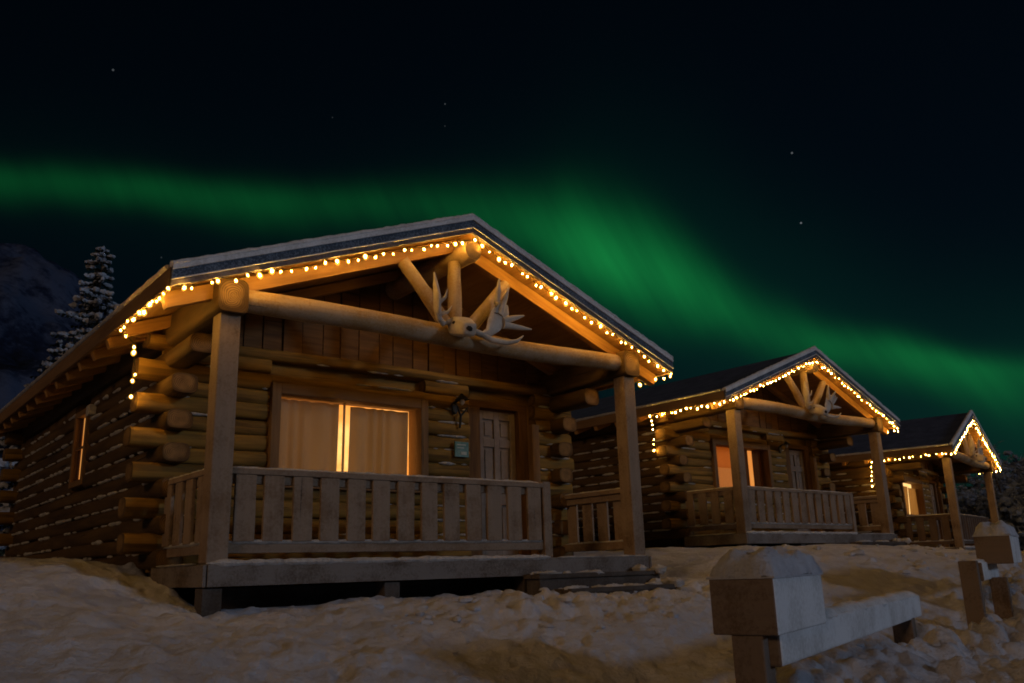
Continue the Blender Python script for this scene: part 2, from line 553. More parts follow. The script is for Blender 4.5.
    def tri(s, a, b, c, mi=0):
        n = len(s.v)
        s.v += [tuple(a), tuple(b), tuple(c)]
        s.quadface((n, n+1, n+2), [(0, 0), (1, 0), (.5, 1)], mi)

    def blob(s, c, rx, ry, rz, mi=0, rough=.25, rings=5, seg=8, rot=0):
        c = Vector(c); n0 = len(s.v)
        cz, sz = math.cos(rot), math.sin(rot)
        for i in range(rings + 1):
            th = math.pi * i / rings
            for k in range(seg):
                ph = 2 * math.pi * k / seg
                w = 1 + s.r.uniform(-rough, rough)
                x, y, z = math.sin(th) * math.cos(ph) * rx * w, math.sin(th) * math.sin(ph) * ry * w, math.cos(th) * rz * w
                s.v.append((c.x + x*cz - y*sz, c.y + x*sz + y*cz, c.z + z))
        for i in range(rings):
            for k in range(seg):
                k2 = (k + 1) % seg
                s.quadface([n0 + i*seg + k, n0 + (i+1)*seg + k, n0 + (i+1)*seg + k2, n0 + i*seg + k2], [(0, 0)] * 4, mi)
        return s

    def build(s, name, mats, parent=None, smooth=False, bevel=0.0, subsurf=0):
        me = bpy.data.meshes.new(name)
        me.from_pydata(s.v, [], s.f)
        uvl = me.uv_layers.new(name="UVMap")
        flat = [c for face in s.uv for p in face for c in p]
        uvl.data.foreach_set('uv', flat)
        if isinstance(mats, str): mats = [mats]
        for m in mats: me.materials.append(M[m])
        me.polygons.foreach_set('material_index', s.mi)
        if smooth:
            me.polygons.foreach_set('use_smooth', [True] * len(me.polygons))
            try: me.set_sharp_from_angle(angle=R(50))
            except Exception: pass
        me.update()
        o = bpy.data.objects.new(name, me)
        COL.objects.link(o)
        if parent: o.parent = parent
        if bevel:
            b = o.modifiers.new('bevel', 'BEVEL')
            b.width, b.segments, b.limit_method, b.angle_limit = bevel, 2, 'ANGLE', R(40)
        if subsurf:
            b = o.modifiers.new('subsurf', 'SUBSURF')
            b.levels = b.render_levels = subsurf
        return o


def thing(name, label, cat, loc=(0, 0, 0), rz=0, group=None):
    o = bpy.data.objects.new(name, None)
    o.empty_display_size = .2
    COL.objects.link(o)
    o.location, o.rotation_euler = loc, (0, 0, rz)
    o['label'], o['category'] = label, cat
    if group: o['group'] = group
    return o


def tag(o, label=None, cat=None, group=None, kind=None):
    for k, v in (('label', label), ('category', cat), ('group', group), ('kind', kind)):
        if v: o[k] = v
    return o


def lerp(a, b, t):
    return a + (b - a) * t


# ------------------------------------------------------------------ places
W, D, L = 5.412, 1.519, 7.6
RAIL = .85
F_OV, O_OV = .33, .637
APEX, SLOPE = 3.874, .382
CAB = {1: (-2.719, 7.906, .134, .6827), 2: (4.2166, 16.4619, .547, .7051), 3: (11.4893, 23.1503, .2418, .9080)}


def to_world(c, x, y, z=0):
    X, Y, Z, T = CAB[c]
    return (X + x*math.cos(T) - y*math.sin(T), Y + x*math.sin(T) + y*math.cos(T), Z + z)


# ------------------------------------------------------------------ snow ground
def hash2(ix, iy, seed):
    h = (ix.astype(np.int64) * 374761393 + iy.astype(np.int64) * 668265263 + seed * 1442695041) & 0xffffffff
    h = ((h ^ (h >> 13)) * 1274126177) & 0xffffffff
    return ((h ^ (h >> 16)) & 0xffff) / 65535.0


def vnoise(x, y, seed=0):
    ix, iy = np.floor(x), np.floor(y)
    fx, fy = x - ix, y - iy
    fx = fx*fx*fx*(fx*(fx*6 - 15) + 10); fy = fy*fy*fy*(fy*(fy*6 - 15) + 10)
    a, b = hash2(ix, iy, seed), hash2(ix+1, iy, seed)
    c, d = hash2(ix, iy+1, seed), hash2(ix+1, iy+1, seed)
    return (a + (b-a)*fx) * (1-fy) + (c + (d-c)*fx) * fy - .5


def fbm(x, y, s, seed, oct=3):
    v = 0; a = 1.0
    for i in range(oct):
        v = v + a * vnoise(x / s + 13.7*i, y / s - 7.1*i, seed + i)
        s /= 2.07; a *= .52
    return v


ctrl = [(0, 0, -1.35), (3, 0, -1.5), (-3, 0, -1.25), (-7, 2, -.75), (0, 4, -.92), (-2.5, 4.2, -.72), (2, 3.5, -1.12),
        (0, -8, -1.6), (-12, -4, -.9), (12, -4, -1.6),
        (1.35, 5.3, -1.05), (4.07, 9.57, -.86), (5.25, 10.8, -.86), (6.3, 11.8, -.68), (9, 14.6, -.45), (2, 9.4, -.36), (3.4, 12.6, -.06), (5.5, 14.3, .0), (8, 7, -1.1),
        (14, 20, -.3), (20, 30, -.2), (0, 60, .5), (-30, 30, 1.2), (-22, 15, .8), (40, 60, 0), (-14, 9, .5), (0, 30, .5), (-10, 26, .6)]
for c, x, y, z in ((1, 0, -.4, -.48), (1, 2.7, -.5, -.40), (1, 5.4, -.7, -.50), (1, 4.4, -.9, -.46), (1, -.8, .7, -.20), (1, -.75, 1.6, .02), (1, -.75, 3, .13), (1, -.8, 5, .16), (1, -.8, 8, .1),
                   (1, -2.5, 2.0, .0), (1, -1.2, -1.4, -.46), (1, -3.5, 5, .15), (1, 6.6, 1.5, -.32), (1, 6.5, 5, -.1), (1, 2.7, 4, -.3),
                   (2, 0, -.5, -.28), (2, 2.7, -.6, -.29), (2, 5.6, -.6, -.29), (2, -.8, 3, -.15), (2, 2.7, 4, -.3), (2, 6.6, 2, -.25),
                   (3, 0, -.7, -.22), (3, 5, -.7, -.3), (3, -1.2, 1, -.14), (3, 2.7, 4, -.3)):
    ctrl.append(to_world(c, x, y, z))
_P = np.array(ctrl)


def _k(r2):
    return np.where(r2 > 1e-9, r2 * np.log(np.maximum(r2, 1e-9)) * .5, 0)


_n = len(_P)
_d2 = ((_P[:, None, :2] - _P[None, :, :2]) ** 2).sum(-1)
_A = np.zeros((_n+3, _n+3))
_A[:_n, :_n] = _k(_d2) + np.eye(_n) * .25
_A[:_n, _n] = 1; _A[:_n, _n+1:] = _P[:, :2]; _A[_n, :_n] = 1; _A[_n+1:, :_n] = _P[:, :2].T
_w = np.linalg.solve(_A, np.concatenate([_P[:, 2], np.zeros(3)]))


def sstep(a, b, x):
    t = np.clip((x - a) / (b - a), 0, 1)
    return t * t * (3 - 2 * t)


def ground_z(x, y, detail=True):
    x, y = np.atleast_1d(np.asarray(x, float)), np.atleast_1d(np.asarray(y, float))
    z = np.full(x.shape, _w[_n]) + _w[_n+1] * x + _w[_n+2] * y
    for i in range(_n):
        z += _w[i] * _k((x - _P[i, 0]) ** 2 + (y - _P[i, 1]) ** 2)
    r = np.hypot(x, y)
    far = sstep(38, 75, r)
    z = z * (1 - far) + .3 * far
    if detail:
        near = 1 - sstep(25, 60, r)
        z = z + near * (.10 * fbm(x, y, 2.2, 3, 3) + .05 * fbm(x, y, .7, 11, 3))
        # trodden lumps: in front of the near porch, round the barrier and on the right
        X1, Y1, Z1, T1 = CAB[1]
        lx = (x - X1) * math.cos(T1) + (y - Y1) * math.sin(T1)
        ly = -(x - X1) * math.sin(T1) + (y - Y1) * math.cos(T1)
        m1 = sstep(1.0, 2.6, lx) * (1 - sstep(6.4, 8.2, lx)) * sstep(-2.6, -1.5, ly) * (1 - sstep(-.5, -.1, ly))
        m2 = sstep(.8, 2.0, x) * (1 - sstep(16, 22, y)) * sstep(0, 1, x * .83 - y * .56 + 2.6)
        m3 = sstep(7, 10, y) * (1 - sstep(15, 18, y)) * sstep(1.5, 4, x)
        lump = np.abs(fbm(x, y, .36, 21, 3)) * 2 - .3
        hole = np.minimum(0, vnoise(x / .42, y / .42, 33) + .12)
        z = z + m1 * (.09 * lump + .10 * hole) + m2 * (.11 * lump + .20 * hole + .24 * fbm(x, y, .8, 5, 4)) + m3 * .05 * lump
        # a worn furrow past the barrier
        z = z - .10 * np.exp(-((x * .83 - y * .56 + 3.1) / .35) ** 2) * (1 - sstep(9, 12, y))
        z = z + near * (.048 * fbm(x, y, .13, 41, 3) + .055 * fbm(x, y, .45, 47, 3) + .05 * np.maximum(0, fbm(x, y, .22, 61, 2) - .18)) * (1 - sstep(9, 14, r))
    # nothing drifts inside the cabins
    for c in CAB:
        X, Y, Z, T = CAB[c]
        lx = (x - X) * math.cos(T) + (y - Y) * math.sin(T)
        ly = -(x - X) * math.sin(T) + (y - Y) * math.cos(T)
        ins = sstep(-.12, .12, lx) * (1 - sstep(W - .12, W + .12, lx)) * sstep(-.08, .25, ly) * (1 - sstep(D + L - .1, D + L + .1, ly))
        z = z * (1 - ins) + np.minimum(z, Z - .42) * ins
    return z


def gz(x, y):
    return float(ground_z(x, y)[0])


def build_ground():
    th = np.concatenate([np.linspace(-180, -62, 60)[:-1], np.linspace(-62, 62, 760), np.linspace(62, 180, 60)[1:-1]])
    th = np.radians(th)
    rr = np.concatenate([[.3], np.exp(np.linspace(math.log(1.0), math.log(45), 560)), np.exp(np.linspace(math.log(47), math.log(1500), 40))])
    nt, nr = len(th), len(rr)
    X = rr[:, None] * np.sin(th)[None]; Y = rr[:, None] * np.cos(th)[None]
    Z = ground_z(X.ravel(), Y.ravel())
    V = np.stack([X.ravel(), Y.ravel(), Z], 1)
    i = np.arange(nr - 1)[:, None]; j = np.arange(nt)[None]
    j2 = (j + 1) % nt
    Fq = np.stack([i*nt + j + 0*j2, i*nt + j2, (i+1)*nt + j2, (i+1)*nt + j], -1).reshape(-1, 4)
    nv = len(V)
    V = np.concatenate([V, [[0, 0, float(ground_z(0., 0.)[0])]]])
    me = bpy.data.meshes.new('snow_ground')
    tris = np.stack([np.full(nt, nv), (np.arange(nt) + 1) % nt, np.arange(nt)], 1)
    me.vertices.add(len(V)); me.vertices.foreach_set('co', V.ravel())
    loops = np.concatenate([Fq[:, ::-1].ravel(), tris[:, ::-1].ravel()])
    me.loops.add(len(loops)); me.loops.foreach_set('vertex_index', loops)
    tot = np.concatenate([np.full(len(Fq), 4), np.full(nt, 3)])
    me.polygons.add(len(tot))
    me.polygons.foreach_set('loop_start', np.concatenate([[0], np.cumsum(tot)[:-1]]))
    me.polygons.foreach_set('loop_total', tot)
    me.polygons.foreach_set('use_smooth', np.ones(len(tot), bool))
    me.update(calc_edges=True); me.validate()
    me.materials.append(M['snow'])
    o = bpy.data.objects.new('snow_ground', me)
    COL.objects.link(o)
    o['kind'] = 'structure'
    return o


build_ground()


def build_mountain():
    prof = [(-180, 7), (-110, 12), (-70, 20), (-50, 21.5), (-40, 19.6), (-33, 18.7), (-31, 18.9), (-28.5, 17.9), (-26, 16.4), (-23, 14.5), (-18, 11), (-10, 7.5), (0, 5), (15, 3.4), (30, 3.4), (50, 5), (100, 8), (180, 7)]
    pa, pe = [p[0] for p in prof], [p[1] for p in prof]
    az = np.concatenate([np.linspace(-180, -60, 70)[:-1], np.linspace(-60, 0, 330)[:-1], np.linspace(0, 180, 160)[:-1]])
    el = np.interp(az, pa, pe)
    tt = np.linspace(0, 1, 90)
    r0, r1 = 150., 430.
    A, T = np.meshgrid(np.radians(az), tt)
    Rr = r0 + (r1 - r0) * T
    top = np.tan(np.radians(el))[None] * r1
    shape = np.where(T < .8, (T / .8) ** 1.25, 1 - ((T - .8) / .2) ** 2 * .5)
    X, Y = Rr * np.sin(A), Rr * np.cos(A)
    nz = fbm(X, Y, 70., 7, 5) * 20 * np.clip(T * 3, 0, 1) * (top / 140.)
    nz += (.5 - np.abs(fbm(X, Y, 45., 19, 4))) * 14 * np.clip(T * 2, 0, 1) * (top / 140.)
    crest = r0 + (r1 - r0) * .8
    Z = top * shape * (crest / r1) + nz - 6 * (1 - T)
    V = np.stack([X.ravel(), Y.ravel(), Z.ravel()], 1)
    nt = len(az); nr = len(tt)
    fs = [(i*nt + j, (i+1)*nt + j, (i+1)*nt + (j+1) % nt, i*nt + (j+1) % nt) for i in range(nr-1) for j in range(nt)]
    me = bpy.data.meshes.new('mountain')
    me.from_pydata(V.tolist(), [], fs)
    me.polygons.foreach_set('use_smooth', [True] * len(fs))
    me.materials.append(M['mountain_mat'])
    me.update()
    o = bpy.data.objects.new('mountain', me)
    COL.objects.link(o)
    o['kind'] = 'structure'


build_mountain()


# ------------------------------------------------------------------ cabins
def under(x, off=0.0):
    """underside of the roof deck at x"""
    return APEX - .20 - SLOPE * abs(x - W/2) - off


def rail_board(mb, a, b, w, h):
    """plank from a to b (3-D points along its centre line), w across, h high"""
    mb.loft([a, b], [(w/2, h/2)], seg=4, ex=2, twist=math.pi/4)


def straight(mb, a, b, w, h, mi=0):
    """square-edged bar from a to b, w across (horizontal), h upright"""
    a, b = Vector(a), Vector(b)
    t = (b - a).normalized()
    side = t.cross(Vector((0, 0, 1)))
    if side.length < 1e-4: side = Vector((1, 0, 0))
    side.normalize()
    u = side.cross(t).normalized()
    m = Matrix((( t.x, side.x, u.x, a.x), (t.y, side.y, u.y, a.y), (t.z, side.z, u.z, a.z), (0, 0, 0, 1)))
    mb.box((0, -w/2, -h/2), ((b-a).length, w/2, h/2), mi, m)


def snow_strip(mb, pts, rw, rh, seed, step=.07, taper=True, mi=0):
    """a lumpy line of lying snow along pts"""
    rnd = random.Random(seed)
    P = [Vector(p) for p in pts]
    out = []
    for a, b in zip(P[:-1], P[1:]):
        n = max(2, int((b-a).length / step))
        out += [a.lerp(b, i/n) for i in range(n)]
    out.append(P[-1])
    n = len(out)
    rad = []
    w1 = rnd.uniform(0, 6)
    for i in range(n):
        k = .85 + (.15*math.sin(i*.9 + w1) * math.sin(i*.37 + 2*w1) + rnd.uniform(-.12, .12)) * (1 if taper else .5)
        e = min(1, min(i, n-1-i) / 1.5 + .12) if taper else 1
        rad.append((rw * k * e, rh * k * e * rnd.uniform(.85, 1.15)))
    mb.loft(out, rad, seg=8, mi=mi)


def log(mb, a, b, rw, rh, ex=3.4, tip=0):
    a, b = Vector(a), Vector(b)
    n = max(3, int((b-a).length / .14))
    d = (b - a).normalized()
    pts = []
    p1, p2 = mb.r.uniform(0, 6), mb.r.uniform(0, 6)
    for i in range(n + 1):
        q = a.lerp(b, i/n)
        s = (i/n) * (b-a).length
        q = q + Vector((0, 0, 1)) * .010 * math.sin(s*1.7 + p1) + d.cross(Vector((0, 0, 1))) * .010 * math.sin(s*1.3 + p2)
        pts.append(q)
    k = mb.r.uniform(.94, 1.03)
    rad = [(rw*k*(1 + mb.r.uniform(-.02, .02)), rh*(1 + mb.r.uniform(-.015, .015))) for _ in pts]
    rad[0] = (rad[0][0]*.95, rad[0][1]*.95); rad[-1] = (rad[-1][0]*.95, rad[-1][1]*.95)
    if tip:
        tot = (b-a).length
        for i in range(n + 1):
            e = min(i, n - i) / n * tot
            e = (i / n * tot) if tip == 1 else ((n - i) / n * tot if tip == 2 else e)
            q = 1 - .27 * min(1, max(0, (.46 - e) / .12))
            rad[i] = (rad[i][0] * q, rad[i][1] * q)
    ta = (pts[1] - pts[0]).normalized() * .012
    pts.insert(1, pts[0] + ta); rad.insert(1, tuple(v / .95 for v in rad[0]))
    pts.insert(-1, pts[-1] - (pts[-1] - pts[-2]).normalized() * .012); rad.insert(-1, tuple(v / .95 for v in rad[-1]))
    mb.loft(pts, rad, seg=20, ex=ex, cap_mi=1, wob=.035)


FRONT_Z = [.24, .60, .96, 1.32, 1.68, 2.04]
SIDE_Z = [.06, .42, .78, 1.14, 1.50, 1.86, 2.17]
WX0, WX1, WZ0, WZ1 = 1.17, 3.06, .95, 1.90      # front window
DX0, DX1, DZ1 = 4.06, 4.72, 2.0                 # door
SY0, SY1, SZ0, SZ1 = 4.50, 5.02, 1.18, 2.05     # side window


def skull_part(root_name, label, c, tines, group):
    """moose skull with antlers fixed on the tie beam"""
    T = CAB[c][3]
    t = thing(root_name, label, 'antler skull', to_world(c, 2.57, -.17, 2.50), T, group)
    m = MB(c)                                   # skull: local x right, -y forward, z up
    m.loft([(.02, .08, .05), (.02, -.02, .05), (.0, -.10, .03), (-.03, -.18, -.01), (-.05, -.26, -.045), (-.065, -.32, -.07), (-.07, -.345, -.078)],
           [(.11, .09), (.145, .115), (.135, .108), (.115, .095), (.105, .085), (.095, .078), (.07, .055)], seg=14, ex=4.0, wob=.07)
    m.loft([(-.17, -.02, .06), (-.10, -.06, .09), (.11, -.06, .09), (.18, -.02, .06)], [.035, .046, .046, .035], seg=8)   # brow
    sk = m.build('skull', 'bone', t, smooth=True, subsurf=1)
    for p_, r_ in (((-.070, -.338, -.062), (.044, .022, .030)), ((-.132, -.13, .045), (.016, .024, .018)), ((.118, -.13, .045), (.016, .024, .018))):
        e = MB(3); e.blob(p_, *r_, rough=.15, rings=8, seg=12)  # solid dark blobs, their colour painting the shade inside nose and eye hollows
        e.build('eye_socket_shade' if abs(p_[0]) > .1 else 'nose_hole_shade', 'hollow_shade', sk, smooth=True)
    a = MB(c + 10)                              # left antler, its blade seen edge on
    a.loft([(-.12, .0, .07), (-.20, -.02, .05), (-.28, -.05, .09), (-.32, -.08, .20), (-.335, -.10, .33), (-.36, -.11, .45), (-.385, -.12, .59)],
           [.030, .032, (.038, .036), (.066, .032), (.070, .028), (.044, .024), (.010, .008)], seg=10, up=(1, 0, 0), wob=.10)
    a.loft([(-.325, -.10, .24), (-.27, -.17, .31), (-.255, -.19, .40)], [.026, .018, .004], seg=7)
    a.loft([(-.30, -.07, .13), (-.22, -.14, .15), (-.19, -.18, .22)], [.028, .02, .004], seg=7)
    a.loft([(-.24, -.04, .07), (-.33, -.12, .06), (-.38, -.15, .12)], [.028, .022, .004], seg=7)
    a.build('antler', 'bone', t, smooth=True)
    b = MB(c + 20)                              # right antler: palm spread to the right
    b.loft([(.10, .0, .06), (.20, -.02, .03), (.31, -.06, -.01), (.39, -.08, .02), (.46, -.09, .12), (.53, -.10, .23), (.59, -.10, .33), (.62, -.10, .40)],
           [.034, .036, .038, (.055, .03), (.105, .026), (.125, .022), (.105, .018), (.06, .012)], seg=12, up=(0, -1, 0), wob=.05)
    px, pz = .47, .14
    for k in range(tines):
        an = lerp(86, -6, k / (tines - 1)) + (5 if k % 2 else -4)
        ln = (.45 if tines < 6 else .39) * (1 + .13 * math.sin(k*2.3 + 1))
        bend = .05 * math.sin(k*1.7 + .5)
        ca, sa = math.cos(R(an)), math.sin(R(an))
        P4 = [(px + ca*r_ - sa*bend*q_, -.10 - .04*q_, pz + sa*r_ + ca*bend*q_ + .03*q_) for r_, q_ in ((.12, 0), (.24, .3), (.36 * ln / .5 + .02, .7), (ln, 1.3))]
        b.loft(P4, [.052, .040, .030, .009], seg=8)
    b.loft([(.30, -.06, -.01), (.42, -.10, -.07), (.60, -.14, -.085), (.74, -.17, -.05), (.82, -.19, .02)], [.034, .036, .032, .024, .005], seg=8)
    b.build('antler', 'bone', t, smooth=True)
    return t


def string_lights(c, label, group):
    T = CAB[c][3]
    t = thing('string_lights', label, 'string lights', to_world(c, 0, 0, 0), T, group)
    rnd = random.Random(40 + c)
    path = []
    # hanging end at the wall corner, along the left eave, up and down the two rakes, round the right eave
    ye = {1: 1.2, 2: 1.55, 3: 1.75}[c]
    path += [(-.45, ye + .12, 1.66), (-.46, ye + .10, 2.0), (-.50, ye + .06, 2.24)]
    path += [(-O_OV - .01, lerp(ye, -F_OV, k), 2.36) for k in (.0, .5, 1.0)]
    yf = -F_OV + .032
    path += [(W/2 - 1.6, yf, under(W/2 - 1.6) - .07), (W/2, yf, under(W/2) - .08), (W/2 + 1.6, yf, under(W/2 + 1.6) - .07), (W + O_OV + .01, yf, 2.37)]
    path += [(W + O_OV + .01, .05, 2.35), (W + .35, .30, 2.32)]
    P = [Vector(p) for p in path]
    cum = [0]
    for a, b in zip(P[:-1], P[1:]): cum.append(cum[-1] + (b-a).length)
    tot = cum[-1]

    def at(s):
        for i in range(len(P) - 1):
            if s <= cum[i+1] + 1e-6:
                return P[i].lerp(P[i+1], (s - cum[i]) / (cum[i+1] - cum[i]))
        return P[-1]
    n = 82
    spots = []
    w = []
    for i in range(n):
        s = tot * (i + .5 + rnd.uniform(-.28, .28)) / n
        p = at(s)
        w.append(p + Vector((0, 0, -.004)))
        sag = rnd.uniform(-.03, .02)
        spots.append((p + Vector((rnd.uniform(-.01, .01), rnd.uniform(-.02, .01), sag)), rnd.choice((.55, .6, .66, .72, .8, 1.0))))
        w.append(spots[-1][0] + Vector((0, 0, .035)))
    m = MB(1)
    m.loft([P[0]] + w + [P[-1]], [.004], seg=5)
    m.build('wire', 'wire', t)
    b = MB(2)
    b.loft([(0, 0, .030), (0, 0, .024), (0, 0, .008), (0, 0, -.012), (0, 0, -.030), (0, 0, -.040)], [.010, .017, .027, .0275, .018, .004], seg=9, mi=1)
    b.loft([(0, 0, .014), (0, 0, .009), (0, 0, -.009), (0, 0, -.014)], [.004, .0085, .0085, .004], seg=7)
    bulb0 = b.build('bulb', ['bulb_glow', 'bulb_cap'], t, smooth=True)
    d = bulb0.copy(); d.data = bulb0.data.copy(); d.data.materials[0] = M['bulb_glow_dim']
    COL.objects.link(d); d.name = 'bulb'
    for i, (p, k) in enumerate(spots):
        src = bulb0 if k > .63 else d
        o = src if (i == 0 and src is bulb0) else src.copy()
        if o is not bulb0: COL.objects.link(o)
        o.parent = t
        o.location = p
        o.scale = (k, k, k)
        o.rotation_euler = (rnd.uniform(-.5, .5), rnd.uniform(-.5, .5), 0)
        if i == 0 and src is not bulb0:
            bulb0.location = p + Vector((0, 0, .12)); 
    bpy.data.objects.remove(d)
    return t


def win_x(c):
    return (.62, 2.70) if c == 3 else (WX0, WX1)


def window_part(root, c):
    wx, wz = win_x(c), (WZ0, WZ1)
    y = D
    m = MB(c)
    # outer casing and sash
    m.box((wx[0] - .11, y - .19, wz[0] - .12), (wx[0], y + .12, wz[1] + .12))
    m.box((wx[1], y - .19, wz[0] - .12), (wx[1] + .11, y + .12, wz[1] + .12))
    m.box((wx[0], y - .188, wz[1]), (wx[1], y + .12, wz[1] + .12))
    m.box((wx[0], y - .188, wz[0] - .12), (wx[1], y + .12, wz[0]))
    f = m.build('window', 'trim', root, bevel=.008)
    g = MB(); g.box((wx[0], y - .060, wz[0]), (wx[1], y - .052, wz[1])); g.build('pane', 'glass', f)
    # lit room behind
    r = MB()
    r.box((wx[0] - .3, y + .62, wz[0] - .3), (wx[1] + .3, y + .66, wz[1] + .3))
    r.build('lit_room', {1: 'room_amber', 2: 'room_orange', 3: 'room_yellow'}[c], f)
    bx = MB(5)                                                  # reveal that closes the opening
    bx.box((wx[0] - .34, y + .125, wz[0] - .34), (wx[0] - .30, y + .66, wz[1] + .34))
    bx.box((wx[1] + .30, y + .125, wz[0] - .34), (wx[1] + .34, y + .66, wz[1] + .34))
    bx.box((wx[0] - .30, y + .125, wz[1] + .30), (wx[1] + .30, y + .66, wz[1] + .34))
    bx.box((wx[0] - .30, y + .125, wz[0] - .34), (wx[1] + .30, y + .66, wz[0] - .30))
    bx.build('reveal', {1: 'room_amber', 2: 'room_orange', 3: 'room_yellow'}[c], f)

    def curtain(x0, x1, z0, z1, mat, folds, amp, seed, x0b=None, x1b=None, yy=.02):
        rnd = random.Random(seed)
        cm = MB(seed)
        nx, nzz = folds * 10, 10
        x0b = x0 if x0b is None else x0b; x1b = x1 if x1b is None else x1b
        ph = [rnd.uniform(-.5, .5) for _ in range(folds + 2)]
        n0 = len(cm.v)
        for j in range(nzz + 1):
            v = j / nzz
            a, b = lerp(x0b, x0, v ** .7), lerp(x1b, x1, v ** .7)
            for i in range(nx + 1):
                u = i / nx
                w = u * folds + .25 * math.sin(u * 9 + seed)
                k = int(u * folds)
                dy = amp * (.6 + .8*abs(ph[k])) * math.sin(w * 2 * math.pi) * (1 - .35 * v)
                cm.v.append((lerp(a, b, u), y + yy + dy, lerp(z0, z1, v)))
        for j in range(nzz):
            for i in range(nx):
                q = [n0 + j*(nx+1) + i, n0 + j*(nx+1) + i + 1, n0 + (j+1)*(nx+1) + i + 1, n0 + (j+1)*(nx+1) + i]
                cm.quadface(q, [(0, 0)] * 4)
        return cm.build('curtain', mat, f, smooth=True)

    a, b = wx[0] - .06, wx[1] + .06
    if c == 1:
        curtain(a, 2.00, wz[0] - .1, wz[1] - .018, 'curtain', 5, .036, 3, x1b=1.97)
        curtain(2.06, 2.10, wz[0] - .1, wz[1] + .02, 'curtain', 1, .01, 5, x0b=2.045, x1b=2.09)
        curtain(2.17, 2.985, wz[0] - .1, wz[1] - .028, 'curtain', 5, .036, 8, x0b=2.15, x1b=2.95)
    elif c == 2:
        sh = curtain(a, 2.40, 1.46, wz[1] + .02, 'shade_orange', 3, .004, 2)
        curtain(a, 2.42, wz[0] - .1, 1.47, 'shade_peach', 3, .004, 4, yy=.05)
        curtain(2.72, b, wz[0] - .1, wz[1] + .02, 'curtain_dark', 4, .02, 6)
        curtain(2.44, 2.57, wz[0] - .1, wz[1] + .02, 'curtain_dark', 2, .01, 6)
    else:
        curtain(.86, 1.9, wz[0] - .1, wz[1] - .12, 'shade_dim', 4, .02, 5, x0b=1.0, x1b=1.6)
        curtain(1.9, b, wz[0] - .1, wz[1] - .14, 'shade_dim', 4, .02, 6, x0b=1.75)
    return f


